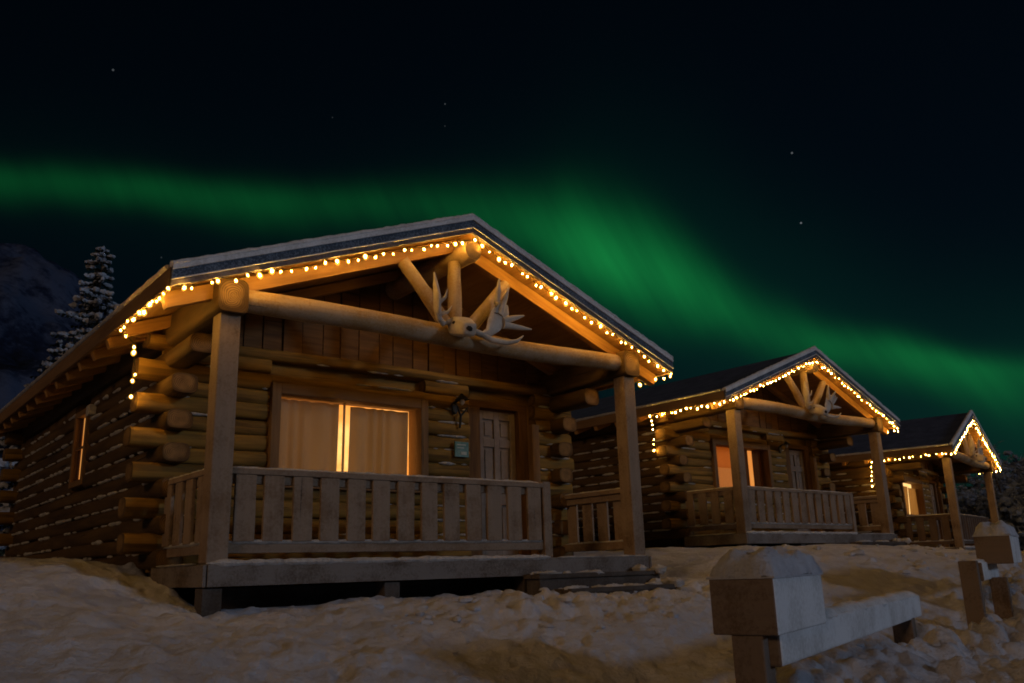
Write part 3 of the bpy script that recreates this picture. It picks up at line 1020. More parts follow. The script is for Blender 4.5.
def build_cabin(c, label, group):
    X, Y, Z, T = CAB[c]
    WX0, WX1 = win_x(c)
    root = thing('log_cabin', label, 'log cabin', (X, Y, Z), T, group)
    rnd = random.Random(c * 7)
    YB = D + L

    # ---- front wall: log courses broken by window and door
    m = MB(c*100 + 1)
    for k, z in enumerate(FRONT_Z):
        e = rnd.uniform(-.05, .03)
        segs = [(-.37 + e, W + .28 - e)]
        cuts = []
        if z - .17 < WZ1 + .05 and z + .17 > WZ0 - .05: cuts.append((WX0 - .10, WX1 + .10))
        if z - .12 < DZ1: cuts.append((DX0 - .20, DX1 + .30))
        for a, b in cuts:
            segs = [q for s0, s1 in segs for q in (((s0, a), (b, s1)) if s0 < a and b < s1 else ((s0, s1),))]
        for a, b in segs:
            log(m, (a, D, z), (b, D, z), .140, .104)
        for a, b in segs:
            log(m, (max(a, .1), D, z + .18), (min(b, W - .1), D, z + .18), .135, .094)
    log(m, (-.30, D, 2.36), (W + .28, D, 2.36), .14, .07)
    log(m, (.1, D, .08), (DX0 - .2, D, .08), .135, .08)
    log(m, (WX0 - .1, D, WZ0 - .19), (WX1 + .1, D, WZ0 - .19), .13, .085); log(m, (WX0 - .1, D, WZ1 + .17), (WX1 + .1, D, WZ1 + .17), .13, .07)
    m.box((-.1, D + .02, -.05), (WX0 - .15, D + .10, 2.3)); m.box((WX1 + .15, D + .02, -.05), (DX0 - .06, D + .10, 2.3))
    m.box((DX1 + .06, D + .02, -.05), (W + .1, D + .10, 2.3)); m.box((WX0 - .2, D + .02, -.05), (WX1 + .2, D + .098, WZ0 - .13)); m.box((WX0 - .2, D + .02, WZ1 + .13), (W, D + .098, 2.3))
    fw = m.build('front_wall', ['log', 'log_end'], root, smooth=True)

    # ---- side walls with corbelled logs under the plate
    for s, x in ((0, 0.0), (1, W)):
        m = MB(c*100 + 2 + s)
        ends = {2.17: .62, 1.86: 1.10}
        for z in SIDE_Z:
            y0 = ends.get(z, D - .27 + rnd.uniform(-.05, .04))
            y1 = YB + .34 + rnd.uniform(-.05, .05)
            if s == 0 and z - .17 < SZ1 and z + .17 > SZ0:
                log(m, (x, y0, z), (x, SY0 - .06, z), .140, .104); log(m, (x, SY1 + .06, z), (x, y1, z), .140, .104)
            else:
                log(m, (x, y0, z), (x, y1, z), .140, .104 if z < 2.1 else .12)
        for z in SIDE_Z[:-1]:
            zz = z + .18
            a, b = D + .1, YB - .1
            if s == 0 and zz - .09 < SZ1 + .05 and zz + .09 > SZ0 - .05:
                log(m, (x, a, zz), (x, SY0 - .06, zz), .135, .094); log(m, (x, SY1 + .06, zz), (x, b, zz), .135, .094)
            else:
                log(m, (x, a, zz), (x, b, zz), .135, .094)
        log(m, (x, -.17, 2.47), (x, YB + .40, 2.47), .155, .170, ex=5)
        xi = x + (.02 if s == 0 else -.10)
        if s == 0:
            m.box((xi, D, -.3), (xi + .08, SY0 - .05, 2.5)); m.box((xi, SY1 + .05, -.3), (xi + .08, YB, 2.5))
            m.box((xi, SY0 - .05, -.3), (xi + .078, SY1 + .05, SZ0)); m.box((xi, SY0 - .05, SZ1), (xi + .078, SY1 + .05, 2.5))
        else:
            m.box((xi, D, -.3), (xi + .08, YB, 2.5))
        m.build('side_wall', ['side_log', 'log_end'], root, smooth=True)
    m = MB(c*100 + 4)
    for z in FRONT_Z + [2.31]:
        log(m, (-.38, YB, z), (W + .36, YB, z), .14, .104); log(m, (.1, YB, z + .18), (W - .1, YB, z + .18), .135, .094)
    m.box((-.1, YB - .05, -.3), (W + .1, YB + .03, 2.5))
    m.build('back_wall', ['log', 'log_end'], root, smooth=True)
    m = MB(6)
    m.box((-.05, D + .1, -.14), (W + .05, YB, -.05))
    m.build('floor', 'darkwood', root)

    # ---- gables of upright boards
    for y, sgn in ((D, -1), (YB, 1)):
        m = MB(c*100 + 5)
        x = -.45
        while x < W + .45:
            w = rnd.uniform(.20, .30)
            x1 = min(x + w, W + .45)
            dy = rnd.uniform(0, .03)
            zb = 2.37 + (rnd.uniform(0, .03))
            m.prism([(x, zb), (x1 - .012, zb), (x1 - .012, under(x1) + .03), (W/2, under(W/2) + .03) if x < W/2 < x1 else ((x + x1)/2, under((x + x1)/2) + .03), (x, under(x) + .03)], 1, y - .03 + dy, y + .03)
            x = x1
        m.box((-.4, y + .03, 2.36), (W + .4, y + .05, 2.6))
        m.prism([(-.4, 2.45), (W + .4, 2.45), (W + .4, under(W + .4) + .02), (W/2, under(W/2) + .02), (-.4, under(-.4) + .02)], 1, y + .032, y + .06)
        m.build('gable_siding', 'siding', root, bevel=.004)

    # ---- snow caught on the log ledges
    m = MB(c*100 + 6)
    for z in sorted(FRONT_Z + [q + .18 for q in FRONT_Z]):
        for a, b in ((.0, WX0 - .14), (WX1 + .14, DX0 - .24), (DX1 + .34, W + .24), (WX0, WX1)):
            if a == WX0 and not (z + .1 < WZ0 - .1 or z > WZ1): continue
            x = a + rnd.uniform(0, .2)
            while x < b - .06:
                l = min(rnd.uniform(.10, .55), b - x)
                if rnd.random() < (.88 if a > WX1 else .36):
                    k = rnd.uniform(.6, 1.25)
                    snow_strip(m, [(x, D - .118, z + .086), (x + l, D - .118, z + .086)], .034 * k, .020 * k, rnd.random(), step=.05)
                x += l + rnd.uniform(.02, .2)
    for z in sorted(SIDE_Z[:-1] + [q + .18 for q in SIDE_Z[:-1]]):
        y = D + rnd.uniform(0, .3)
        while y < YB - .1:
            l = rnd.uniform(.10, .6)
            if not (SY0 - .15 < y + l/2 < SY1 + .15 and SZ0 - .15 < z + .08 < SZ1 + .1) and z < 2.1:
                if rnd.random() < .80:
                    k = rnd.uniform(.55, 1.3)
                    snow_strip(m, [(-.122, y, z + .086), (-.122, min(y + l, YB), z + .086)], .040 * k, .026 * k, rnd.random(), step=.05)
            y += l + rnd.uniform(.01, .16)
    tag(m.build('ledge_snow', 'ledge_snow_mat', root, smooth=True), kind='stuff')

    # ---- front window, side window, door
    window_part(root, c)
    m = MB(c + 50)
    m.box((-.17, SY0 - .08, SZ0 - .08), (.10, SY0, SZ1 + .08)); m.box((-.17, SY1, SZ0 - .08), (.10, SY1 + .08, SZ1 + .08))
    m.box((-.168, SY0, SZ1), (.10, SY1, SZ1 + .08)); m.box((-.168, SY0, SZ0 - .08), (.10, SY1, SZ0))
    m.box((-.150, SY0, (SZ0+SZ1)/2 - .015), (-.125, SY1, (SZ0+SZ1)/2 + .015))
    sw = m.build('window', 'trim', root, bevel=.006)
    g = MB(); g.box((-.142, SY0, SZ0), (-.136, SY1, SZ1)); g.build('pane', 'glass', sw)
    g = MB(); g.box((-.085, SY0, SZ0), (-.075, SY1, SZ1)); g.build('lit_shade', 'room_orange', sw)
    g = MB(); g.box((-.10, SY0, SZ0), (-.087, SY0 + .10, SZ1)); g.build('curtain', 'curtain_dark', sw)
    g = MB(); g.box((-.10, SY1 - .10, SZ0), (-.087, SY1, SZ1)); g.build('curtain', 'curtain_dark', sw)
    if c == 1:
        m = MB(); m.box((-.20, 4.20, 1.99), (-.10, 4.36, 2.12)); m.box((-.21, 4.23, 1.97), (-.20, 4.33, 2.10))
        m.build('junction_box', 'white_plastic', root, bevel=.01)
    m = MB(c + 60)                                                # door frame
    m.box((DX0 - .20, D - .10, 0), (DX0, D + .10, DZ1 + .02)); m.box((DX1, D - .10, 0), (DX1 + .17, D + .10, DZ1 + .02))
    m.box((DX0 - .20, D - .102, DZ1 + .02), (DX1 + .17, D + .10, DZ1 + .12))
    m.box((DX1 + .17, D - .20, 0), (DX1 + .30, D + .10, 1.84), 1)
    m.build('door_frame', ['siding', 'trim'], root, bevel=.006)
    m = MB(c + 61)                                                # door: stiles, rails and set-back panels
    st_, yF, yB_ = .095, D - .035, D + .02
    x0, x1 = DX0 + .003, DX1 - .003
    xm = (x0 + x1) / 2
    m.box((x0, yF, .02), (x0 + st_, yB_, DZ1)); m.box((x1 - st_, yF, .02), (x1, yB_, DZ1)); m.box((xm - .045, yF, .02), (xm + .045, yB_, DZ1))
    for a, b in ((.02, .22), (.72, .88), (1.50, 1.62), (1.88, DZ1)):
        m.box((x0 + st_, yF + .001, a), (xm - .045, yB_, b)); m.box((xm + .045, yF + .001, a), (x1 - st_, yB_, b))
    for a, b in ((x0 + st_, xm - .045), (xm + .045, x1 - st_)):
        m.box((a, yF + .030, .1), (b, yB_ - .005, 1.95))
        for za, zb in ((.22, .72), (.88, 1.50), (1.62, 1.88)):
            m.box((a + .035, yF + .014, za + .035), (b - .035, yB_, zb - .035))
    dr = m.build('door', 'door_paint', root, bevel=.006)
    m = MB(); m.loft([(x0 + .05, yF, 1.0), (x0 + .05, yF - .05, 1.0)], [.012], seg=8); m.blob((x0 + .05, yF - .06, 1.0), .028, .024, .028, rough=0, rings=8, seg=12)
    m.build('handle', 'brass', dr, smooth=True)

    # ---- roof
    m = MB(c + 70)
    yF, yR = -F_OV + .015, YB + .5
    def slab(z_top, th, x0, x1, mi, ya, yb):
        xa, xb = x0, x1
        zt = lambda x: z_top - SLOPE * abs(x - W/2)
        m.prism([(xa, zt(xa)), (W/2, zt(W/2)), (xb, zt(xb)), (xb, zt(xb) - th), (W/2, zt(W/2) - th), (xa, zt(xa) - th)], 1, ya, yb, mi)
    slab(APEX - .03, .05, -O_OV, W + O_OV, 0, yF, yR)              # roofing
    slab(APEX - .08, .09, -O_OV + .02, W + O_OV - .02, 1, yF + .03, yR - .02)   # roof boards and soffit
    roof = m.build('roof', ['roofing', 'soffit'], root)
    # rake boards: frosted band with a paler lower lip
    for s in (-1, 1):
        m = MB(c + 72)
        xa, xb = W/2, W/2 + s*(W/2 + O_OV)
        zt = lambda x, o: APEX - o - SLOPE * abs(x - W/2)
        m.prism([(xa, zt(xa, .012)), (xb, zt(xb, .012)), (xb, zt(xb, .145)), (xa, zt(xa, .145))], 1, -F_OV, -F_OV + .03, 0)
        m.prism([(xa, zt(xa, .004)), (xb, zt(xb, .004)), (xb, zt(xb, .054)), (xa, zt(xa, .054))], 1, -F_OV - .016, -F_OV - .001, 2)
        m.prism([(xa, zt(xa, .147)), (xb, zt(xb, .147)), (xb, zt(xb, .205)), (xa, zt(xa, .205))], 1, -F_OV + .008, -F_OV + .055, 1)
        m.prism([(xa, zt(xa, .136)), (xb, zt(xb, .136)), (xb, zt(xb, .150)), (xa, zt(xa, .150))], 1, -F_OV - .012, -F_OV + .0, 2)
        m.build('rake_board', ['rake_metal', 'rake_lip', 'rime'], roof, bevel=.004)
        m = MB(c + 172)
        m.prism([(xa, zt(xa, .02)), (xb, zt(xb, .02)), (xb, zt(xb, .20)), (xa, zt(xa, .20))], 1, yR, yR + .03)
        m.build('rake_board', 'frosted', roof, bevel=.004)
        # rim of snow along the edge
        m = MB(c + 73)
        snow_strip(m, [(xa, -F_OV + .03, zt(xa, -.004)), (xb, -F_OV + .03, zt(xb, -.004))], .060, .042, c + s, step=.05, taper=False)
        m.build('snow_rim', 'rime', roof, smooth=True)
        # eave board
        m = MB(c + 74)
        xe = W/2 + s*(W/2 + O_OV)
        m.box((xe - s*.03, -F_OV + .032, zt(xe, .20)), (xe + s*.012, yR - .002, zt(xe, .02)))
        m.build('eave_board', 'trim', roof, bevel=.005)
        m = MB(c + 75)
        snow_strip(m, [(xe + s*.0, -F_OV + .1, zt(xe, .0)), (xe, yR, zt(xe, .0))], .05, .032, c + s + 9, step=.09, taper=False)
        m.build('snow_rim', 'ledge_snow_mat', roof, smooth=True)
    # rafters
    y = .02
    first = True
    while y < YB + .45:
        m = MB(c + int(y * 10))
        h = .15 if first else .12
        for s in (-1, 1):
            xb = W/2 + s*(W/2 + O_OV - .04)
            a = Vector((W/2, y, under(W/2) + .02 - h/2 - .012)); b = Vector((xb, y, under(xb) + .02 - h/2 - .012))
            straight(m, a, b, .10, h)
        m.build('rafter', 'soffit', root, bevel=.006)
        y += .61 if not first else D - .25
        first = False
    # ridge log, tie beam, king post, braces
    m = MB(c + 81); m.loft([(W/2 + .05, y_, under(W/2) - .19 + .004*math.sin(y_*3)) for y_ in (-.26, -.22, .3, .9, D + .1)], [.115, .13, .135, .135, .135], seg=16, cap_mi=1, wob=.03)
    m.build('ridge_log', ['pole', 'log_end'], root, smooth=True)
    m = MB(c + 82); m.loft([(lerp(.12, W - .12, i/14), -.01 + .012*math.sin(i*.8), 2.475 + .022*math.sin(i*.55) - .0) for i in range(15)], [.112, .118, .122, .12, .118, .122, .125, .122, .118, .115, .118, .116, .112, .11, .108], seg=16, cap_mi=1, wob=.035)
    m.build('tie_beam', ['pole', 'log_end'], root, smooth=True)
    m = MB(c + 83); m.loft([(2.66, 0, 2.57), (2.665, .0, 2.9), (2.66, 0, 3.2), (2.665, .0, under(W/2) - .29)], [.082, .085, .08, .075], seg=14, cap_mi=1, wob=.04)
    m.build('king_post', ['pole', 'log_end'], root, smooth=True)
    for a, b in (((2.53, 2.60), (1.95, 3.27)), ((2.84, 2.59), (3.42, 3.25))):
        m = MB(c + 84); m.loft([(a[0], -.01, a[1]), (lerp(a[0], b[0], .5), -.02, lerp(a[1], b[1], .5)), (b[0], 0, b[1])], [.082, .08, .074], seg=14, cap_mi=1, wob=.04)
        m.build('brace', ['pole', 'log_end'], root, smooth=True)

    # ---- porch
    m = MB(c + 90)
    y = -.10
    while y < D - .14:
        m.box((-.10, y, -.045), (W + .12, min(y + .142, D - .1), -.002))
        y += .148
    deck = m.build('porch_deck', 'deckwood', root, bevel=.004)
    m = MB(c + 91)
    m.box((-.09, -.135, -.20), (W + .11, -.102, -.012)); m.box((-.135, -.135, -.20), (-.102, D - .2, -.012)); m.box((W + .122, -.135, -.20), (W + .155, D - .1, -.012))
    m.build('skirt_board', 'deckwood', deck, bevel=.005)
    m = MB(c + 92)
    snow_strip(m, [(-.10, -.105, .0), (3.9, -.105, .0)], .052, .036, c + 3, step=.06)
    snow_strip(m, [(4.0, -.105, -.004), (W + .1, -.105, -.004)], .04, .014, c + 4, step=.06)
    snow_strip(m, [(-.115, .1, .0), (-.115, D - .3, .0)], .035, .012, c + 5, step=.06)
    m.build('snow_edge', 'ledge_snow_mat', deck, smooth=True)
    m = MB(c + 93)
    for x in (-.02, 1.8, 3.6, W):
        m.box((x - .09, -.08, -.75), (x + .09, .10, -.21))
    m.box((.2, .7, -.45), (W, .9, -.22))
    m.build('footing', 'darkwood', deck, bevel=.008)
    for x0, x1, y0, y1, zt in ((3.45, 5.45, -.42, -.138, -.185), (3.65, 5.42, -.70, -.424, -.345)):
        m = MB(c + int(zt * -100))
        h = (y1 - y0) / 2
        m.box((x0, y0, zt - .05), (x1, y0 + h - .006, zt)); m.box((x0, y0 + h + .006, zt - .05), (x1, y1, zt - .003))
        m.box((x0 + .03, y0 + .03, zt - .19), (x1 - .03, y0 + .07, zt - .05))
        for xx in (x0 + .05, x1 - .1): m.box((xx, y0 + .07, zt - .35), (xx + .05, y1 + .0, zt - .052))
        stp = m.build('porch_step', 'darkwood', root, bevel=.006)
        m = MB(c + 95)
        for k in range(9):
            xx = rnd.uniform(x0 + .1, x1 - .1)
            m.blob((xx, rnd.uniform(y0 + .05, y1 - .05), zt), rnd.uniform(.06, .22), rnd.uniform(.04, .09), rnd.uniform(.012, .035), rough=.3)
        for k in range(4): m.blob((x1 - .1 + rnd.uniform(-.1, .08), rnd.uniform(y0, y1), zt + .01), .10, .08, .06, rough=.3)
        tag(m.build('snow_patch', 'ledge_snow_mat', stp, smooth=True), kind='stuff')
    # posts
    for s, x in ((0, 0.0), (1, W)):
        m = MB(c + 96 + s)
        m.box((x - .10, -.10, 0.0), (x + .10, .10, 2.315))
        m.build('porch_post', 'frosted', root, bevel=.012)
        m = MB(c + 98 + s)
        m.box((x - .105, -.13, 2.62), (x + .105, .12, under(x) - .05))
        m.build('post_block', 'soffit', root, bevel=.01)
    # railings: front, left and right
    def railing(a, b, n, endpost=False, mat='frosted'):
        a, b = Vector((*a, 0)), Vector((*b, 0))
        d = (b - a).normalized()
        m = MB(rnd.randint(0, 999))
        straight(m, a + Vector((0, 0, .825)), b + Vector((0, 0, .825)), .13, .055)
        straight(m, a + Vector((0, 0, .755)), b + Vector((0, 0, .755)), .045, .085)
        if endpost:
            e = b + d * .06
            m.box((e.x - .06, e.y - .06, .0), (e.x + .06, e.y + .06, .87))
        r = m.build('porch_railing', mat, root, bevel=.008)
        lm = MB(rnd.randint(0, 999)); straight(lm, a + Vector((0, 0, .135)), b + Vector((0, 0, .135)), .06, .10)
        lm.build('bottom_rail', mat, r, bevel=.008)
        Ltot = (b - a).length
        pitch = Ltot / n
        nrm = d.cross(Vector((0, 0, 1)))
        for i in range(n):
            p = a + d * (pitch * (i + .5) + rnd.uniform(-.012, .012)) + nrm * .045
            bm_ = MB(rnd.randint(0, 9999))
            w = .20 if n > 5 else .19
            tilt = Matrix.Translation(p) @ Matrix.Rotation(math.atan2(d.y, d.x), 4, 'Z') @ Matrix.Rotation(rnd.uniform(-.012, .012), 4, 'Y')
            bm_.box((-w/2, -.018, .19), (w/2, .018, .795), 0, tilt)
            bm_.build('baluster', mat, r, bevel=.006)
        sm = MB(rnd.randint(0, 999))
        snow_strip(sm, [a + Vector((0, 0, .855)), b + Vector((0, 0, .855))], .062, .024, rnd.random(), step=.06)
        sm.build('rail_snow', 'ledge_snow_mat', r, smooth=True)
        sm = MB(rnd.randint(0, 999))
        snow_strip(sm, [a + nrm * .02 + Vector((0, 0, .187)), b + nrm * .02 + Vector((0, 0, .187))], .040, .024, rnd.random(), step=.06)
        sm.build('rail_snow', 'ledge_snow_mat', r, smooth=True)
    rm = 'railwood' if c == 3 else 'frosted'
    railing((.10, 0), (3.86, 0), 13, True, rm)
    railing((-.0, D - .18), (0, .10), 4, False, rm)
    railing((W, .10), (W, D - .18), 4, False, rm)
    return root


GRP = 'log cabins standing in a row in the snow'
build_cabin(1, 'nearest and largest log cabin, grey curtains drawn in its lit window', GRP)
build_cabin(2, 'middle log cabin of the three, with an orange shade in its lit window', GRP)
build_cabin(3, 'farthest log cabin, beside the frosted trees, its narrow gable turned away', GRP)
GS = 'warm string lights along the cabin eaves'
string_lights(1, 'warm string lights hung along the eaves of the nearest log cabin', GS)
string_lights(2, 'warm string lights hung along the eaves of the middle log cabin', GS)
string_lights(3, 'warm string lights hung along the eaves of the farthest log cabin', GS)
GA = 'antler skulls on the porch beams'
skull_part('antler_skull', 'pale moose skull with few long antler tines on the nearest porch beam', 1, 4, GA)
skull_part('antler_skull', 'pale moose skull with a fan of many short tines on the middle porch beam', 2, 8, GA)
skull_part('antler_skull', 'pale moose skull on the porch beam of the farthest cabin', 3, 6, GA)


# wall lamps and the plaque beside the doors
def wall_lamp(c, label):
    t = thing('wall_lamp', label, 'wall lamp', to_world(c, 3.60, D - .17, 2.02), CAB[c][3], 'unlit porch wall lamps')
    m = MB(); m.loft([(0, .01, .0), (0, -.10, .05), (0, -.16, .05)], [.018, .016, .016], seg=8)
    m.loft([(0, .02, -.06), (0, .0, -.06)], [(.05, .09)], seg=12)
    m.build('bracket', 'black_metal', t, smooth=True)
    m = MB(); m.loft([(0, -.16, .10), (0, -.16, .075), (0, -.16, .02)], [.015, .035, .10], seg=18); m.build('lamp_shade', 'black_metal', t, smooth=True)
    m = MB(); m.loft([(0, -.16, .02), (0, -.16, -.02), (0, -.16, -.05)], [.03, .035, .012], seg=12); m.build('bulb', 'white_plastic', t, smooth=True)


wall_lamp(1, 'small black unlit lamp on the log wall beside the nearest cabin door')
wall_lamp(2, 'small black unlit lamp on the log wall beside the middle cabin door')
t = thing('door_sign', 'small teal square sign on the log wall beside the nearest cabin door', 'sign', to_world(1, 3.68, D - .19, 1.41), CAB[1][3])
m = MB(); m.box((-.11, -.012, -.10), (.11, .012, .10)); m.build('plate', 'teal_plate', t, bevel=.006)
m = MB()
m.box((-.08, -.018, .052), (.06, -.0125, .066)); m.box((-.08, -.018, .012), (.03, -.0125, .026)); m.box((-.02, -.018, -.07), (.07, -.0125, -.03))
m.build('marking', 'plate_letters', t)
# forked branch hook below the lamp
t = MB(4)
t.loft([(0, 0, -.13), (0, -.02, -.02), (0, -.03, .05)], [.016, .017, .018], seg=8)
t.loft([(0, -.03, .03), (-.05, -.05, .10), (-.075, -.06, .15)], [.015, .012, .008], seg=8)
t.loft([(0, -.03, .03), (.05, -.05, .09), (.08, -.06, .14)], [.015, .012, .008], seg=8)
o = t.build('wall_hook', 'black_metal', smooth=True)
o.location = to_world(1, 3.66, D - .185, 1.82); o.rotation_euler = (0, 0, CAB[1][3])
tag(o, 'dark forked hook on the log wall above the teal sign', 'hook')


# ------------------------------------------------------------------ wooden barriers with boxes
def barrier(label, p0, p1, z_top, rail_h, rx0, box_at, box_len, box_w, box_h, box_z, posts, seed, boxcap=.07, off=.03):
    d2 = Vector((p1[0] - p0[0], p1[1] - p0[1], 0)); Lr = d2.length
    rz = math.atan2(d2.y, d2.x)
    root = thing('wooden_barrier', label, 'barrier', (p0[0], p0[1], z_top), rz, 'wooden barriers with boxes')
    rw = .20
    m = MB(seed)                                    # local x along the rail, -y faces right/viewer
    m.box((rx0, -rw/2, -rail_h), (Lr, rw/2, -.05), 0)
    rail = m.build('rail', ['rime', 'boxwood'], root, bevel=.02)
    for p in rail.data.polygons:
        p.material_index = 0 if (p.normal.y < -.5 or p.normal.z > .5) else 1
    m = MB(seed + 1)
    snow_strip(m, [(rx0, 0, -.06), (Lr, 0, -.06)], rw * .56, .065, seed, step=.08)
    m.build('snow_cap', 'rime', rail, smooth=True)
    for k_, (x, yo) in enumerate(posts):
        m = MB(seed + 2)
        wx = root.location.x + math.cos(rz) * x; wy = root.location.y + math.sin(rz) * x
        zb = gz(wx, wy) - .35 - z_top
        m.box((x - .095, yo - .10, zb), (x + .095, yo + .10, (-rail_h + .02) if k_ else (-.085 if off < .1 else -.03)))
        m.build('post', 'boxwood', root, bevel=.012)
    # box that sits on the rail
    m = MB(seed + 3)
    x0, x1 = box_at, box_at + box_len
    y0, y1 = -rw/2 - off, -rw/2 - off + box_w
    zb = box_z - box_h
    m.box((x0, y0, zb), (x1, y1, box_z))
    bx = m.build('box', ['boxwood', 'rime'], root, bevel=.012)
    for p in bx.data.polygons:
        p.material_index = 1 if p.normal.y < -.5 or p.normal.z > .5 else 0
    m = MB(seed + 5)                               # rounded pillow of snow
    nx, ny = 22, 14
    rnd = random.Random(seed)
    for i in range(nx + 1):
        for j in range(ny + 1):
            u, v = i / nx * 2 - 1, j / ny * 2 - 1
            h = boxcap * (max(0, 1 - abs(u) ** 4) * max(0, 1 - abs(v) ** 4.0)) ** .42 * (1 + .16*math.sin(5*u + seed) + .12*math.sin(7*v + 2*u) + .08*math.sin(13*u - 4*v)) + rnd.uniform(-.008, .008)
            xx = (x0 + x1)/2 + u * (box_len/2 + .012); yy = (y0 + y1)/2 + v * (box_w/2 + .012)
            m.v.append((xx, yy, box_z + .003 + h))
    for i in range(nx):
        for j in range(ny):
            a = i*(ny+1) + j
            m.quadface([a, a + ny + 1, a + ny + 2, a + 1], [(0, 0)] * 4)
    n0 = len(m.v)
    m.box((x0 - .012, y0 - .012, box_z - .008), (x1 + .012, y1 + .012, box_z + .0035))
    m.build('snow_cap', 'snow', bx, smooth=True)
    return root


barrier('near snowy wooden rail with a large brown box, closest to the viewer', (1.266, 5.254), (4.31, 9.98), -.335, .28, .42, .30, 1.14, .41, .34, -.085 + .335, ((.42, .075), (5.05, 0)), 11, boxcap=.15)
barrier('far snowy wooden rail with a box, before the farthest cabin', (5.57, 10.95), (6.60, 12.56), -.02, .27, -.12, .50, 1.6, .41, .35, .25 + .02, ((-.24, .04), (.85, -.17)), 23, boxcap=.15, off=.30)

# small things on the snow
rnd = random.Random(5)
m = MB(77)
for k in range(190):
    if k < 120:
        x = rnd.uniform(1.0, 7.5); lx, ly = x, rnd.uniform(-2.3, -.6)
        px, py, _ = to_world(1, lx, ly)
    elif k < 140:
        py = rnd.uniform(3.6, 11); px = rnd.uniform(py*.35, py*.62)
    else:
        px, py, _ = to_world(2, rnd.uniform(-1, 7), rnd.uniform(-3.5, -.7))
    s_ = rnd.choice((.015, .02, .03, .03, .045, .06)) * (1 if k < 140 else 1.5)
    m.blob((px, py, gz(px, py) + s_*.15), s_*rnd.uniform(.8, 1.8), s_*rnd.uniform(.7, 1.3), s_*rnd.uniform(.45, .8), rough=.28, rot=rnd.uniform(0, 3))
o = m.build('snow_clods', 'snow', smooth=True)
tag(o, kind='stuff')


# ------------------------------------------------------------------ trees
def spruce(name, label, x, y, h, rad, seed, frost=.5, group=None, needle='needles', levels=None, thin=1.0, z=None):
    rnd = random.Random(seed)
    z0 = gz(x, y) - .1 if z is None else z
    root = thing(name, label, 'tree', (x, y, z0), rnd.uniform(0, 6), group)
    m = MB(seed)
    n = 9
    lean = (rnd.uniform(-.1, .1), rnd.uniform(-.1, .1))
    m.loft([(lean[0]*(i/n)**2, lean[1]*(i/n)**2, h * .985 * i/n) for i in range(n+1)], [max(.012, .018*h*(1 - i/n)**.9) for i in range(n+1)], seg=8)
    m.build('trunk', 'bark', root, smooth=True)
    m = MB(seed + 1)
    lv = levels or int(h * 4.0)
    for i in range(lv):
        u = (i + rnd.uniform(-.3, .3)) / lv
        zz = h * (.10 + .90 * u)
        if zz > h * .992: continue
        env = rad * (1 - max(0, u)) ** .82 * rnd.uniform(.72, 1.12) + .10
        nb = rnd.randint(5, 7) if u < .85 else 4
        a0 = rnd.uniform(0, 6.28)
        for k in range(nb):
            if rnd.random() > thin: continue
            an = a0 + 6.283 * k / nb + rnd.uniform(-.35, .35)
            ln = env * rnd.uniform(.55, 1.15)
            drop = rnd.uniform(.28, .62)
            ca, sa = math.cos(an), math.sin(an)
            ns = max(4, int(ln / .13))
            prev = None
            for q in range(ns + 1):
                v = q / ns
                r = ln * v
                p = Vector((ca*r, sa*r, zz - drop * ln * v + .22 * ln * v * v))
                wv = (.09 + .22 * ln * (1 - v) ** .7 * min(1, v*4 + .3)) 
                if q:
                    for s in (-1, 1):                       # twigs to either side
                        for rep in range(2):
                            w2 = wv * rnd.uniform(.6, 1.25)
                            an2 = an + s * rnd.uniform(.7, 1.25)
                            tip = p + Vector((math.cos(an2) * w2, math.sin(an2) * w2, -w2 * rnd.uniform(.15, .75)))
                            b1 = p + Vector((-ca*.05, -sa*.05, .012)); b2 = p + Vector((ca*.06, sa*.06, -.03))
                            m.tri(b1, b2, tip, 0)
                            hang = p + Vector((rnd.uniform(-.04, .04), rnd.uniform(-.04, .04), -rnd.uniform(.05, .16)))
                            m.tri(b1, b2, hang.lerp(tip, .35), 0)
                    if rnd.random() < frost * (.45 + .55*v):  # load of snow on the bough
                        sx = rnd.uniform(.04, .12) * (1 + .4*ln)
                        m.blob(p + Vector((rnd.uniform(-.04, .04), rnd.uniform(-.04, .04), .035)), sx, sx*.75, sx*rnd.uniform(.4, .8), mi=1, rough=.35, rings=4, seg=6, rot=an)
                prev = p
    for k in range(4):
        m.blob((lean[0], lean[1], h*.985 - k*.13), .05 + .02*k, .05 + .02*k, .06, mi=1, rough=.3, rings=4, seg=6)
    m.build('crown', [needle, 'tree_snow'], root)
    return root


def polar(az, r):
    return r * math.sin(R(az)), r * math.cos(R(az))


x, y = polar(-26.7, 30)
spruce('spruce_tree', 'tall snow-laden spruce standing behind the left eave of the nearest cabin', x, y, 10.9, 2.7, 3, frost=.9, z=.0)
x, y = polar(-28.6, 33)
spruce('spruce_tree', 'dark lower spruce just left of the tall snow-laden spruce', x, y, 8.3, 2.6, 9, frost=.25, z=.0)


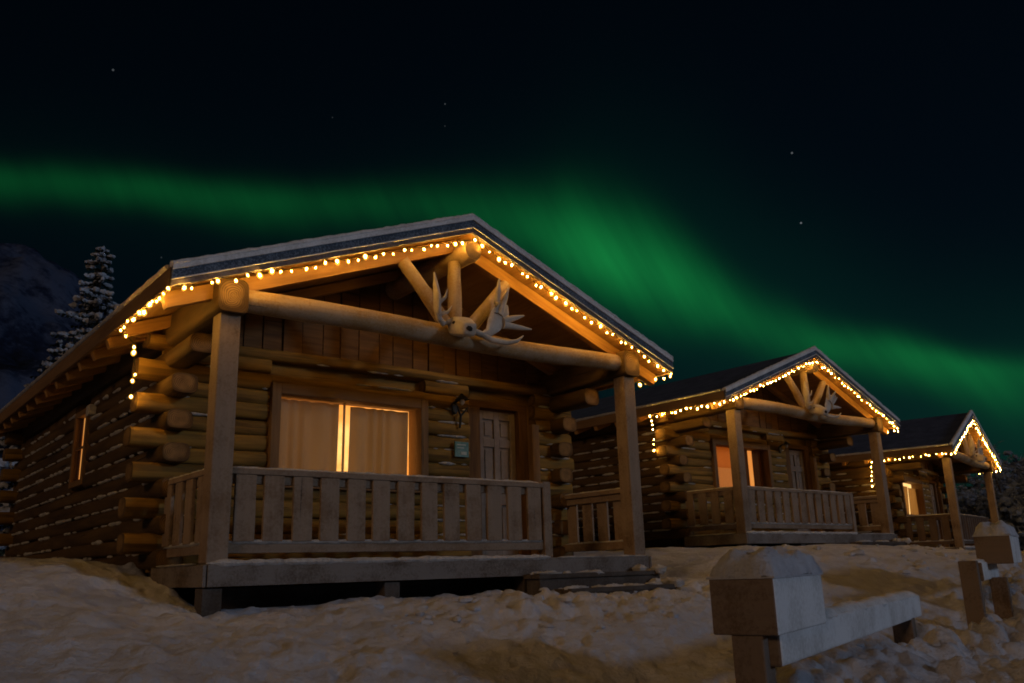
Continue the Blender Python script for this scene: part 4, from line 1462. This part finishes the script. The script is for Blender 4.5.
def frosted_tree(label, x, y, h, rad, seed, group):
    rnd = random.Random(seed)
    z0 = gz(x, y) - .1
    root = thing('frosted_tree', label, 'tree', (x, y, z0), 0, group)
    tr = MB(seed); cr_ = MB(seed + 1)
    stems = []
    for k in range(rnd.randint(3, 5)):
        an = rnd.uniform(0, 6.28); o = rnd.uniform(.05, .3)
        p = Vector((math.cos(an)*o, math.sin(an)*o, 0)); pts = [p]
        d = Vector((math.cos(an)*.35, math.sin(an)*.35, 1))
        hh = h * rnd.uniform(.6, .97)
        for q in range(8):
            d = d + Vector((rnd.uniform(-.18, .18), rnd.uniform(-.18, .18), 0)); d.normalize()
            p = p + d * hh / 8; pts.append(p)
        stems.append(pts)
        tr.loft(pts, [.075*(1 - i/9) + .012 for i in range(9)], seg=6)
    tr.build('trunk', 'bark', root, smooth=True)
    for pts in stems:
        for b in range(46):
            u = rnd.uniform(.12, 1.0) ** .8 * 7.99
            p = pts[int(u)].lerp(pts[int(u)+1], u % 1)
            an = rnd.uniform(0, 6.28); ln = rad * rnd.uniform(.35, 1.0) * (1.15 - .75*u/8)
            up = rnd.uniform(.1, .9)
            d = Vector((math.cos(an), math.sin(an), up)).normalized()
            ns = max(4, int(ln / .16))
            for q in range(1, ns + 1):
                d = (d + Vector((rnd.uniform(-.2, .2), rnd.uniform(-.2, .2), rnd.uniform(-.22, .12)))).normalized()
                p2 = p + d * ln / ns
                sd = d.cross(Vector((0, 0, 1))).normalized() * .016
                cr_.tri(p - sd, p + sd, p2, 0)
                for w in range(3):
                    t2 = p2 + (d * .4 + Vector((rnd.uniform(-1, 1), rnd.uniform(-1, 1), rnd.uniform(-.6, .8)))).normalized() * rnd.uniform(.12, .38)
                    sd2 = Vector((rnd.uniform(-1, 1), rnd.uniform(-1, 1), rnd.uniform(-1, 1))).normalized() * .035
                    cr_.tri(p2 - sd2, p2 + sd2, t2, 1 if rnd.random() < .6 else 0)
                if rnd.random() < .26:
                    r_ = rnd.uniform(.05, .15); cr_.blob(p2, r_*1.3, r_, r_*.7, mi=1, rough=.4, rings=4, seg=6)
                p = p2
    cr_.build('crown', ['frosted_needles', 'tree_frost'], root)


GT = 'frosted trees beyond the farthest cabin'
lab = 'pale frosted tree among the dense trees beyond the farthest cabin'
for i, (az, r, h, rd) in enumerate(((26.4, 48, 4.2, 1.7), (27.6, 45, 4.6, 1.8), (28.8, 43, 5.3, 1.9), (29.9, 47, 5.8, 2.0), (31.0, 42, 5.2, 1.9), (32.2, 46, 5.6, 2.0), (33.5, 42, 5.0, 1.9), (28.2, 38, 3.2, 1.6), (29.6, 36, 3.4, 1.6), (31.2, 35, 3.0, 1.6), (32.6, 37, 3.6, 1.7), (27.0, 40, 3.0, 1.5))):
    x, y = polar(az, r)
    frosted_tree(lab, x, y, h, rd, 50 + i, GT)
# the dark wood the frosted trees stand in front of
for i, (az, r, h) in enumerate(((27.2, 56, 5.0), (29.0, 54, 5.6), (30.8, 57, 5.8), (32.6, 55, 5.6), (34.3, 56, 6.2), (25.6, 58, 4.6))):
    x, y = polar(az, r)
    spruce('dark_spruce', 'dark spruce showing between the frosted trees at the picture edge', x, y, h, 2.4, 90 + i, frost=.15, group='dark spruces behind the frosted trees')
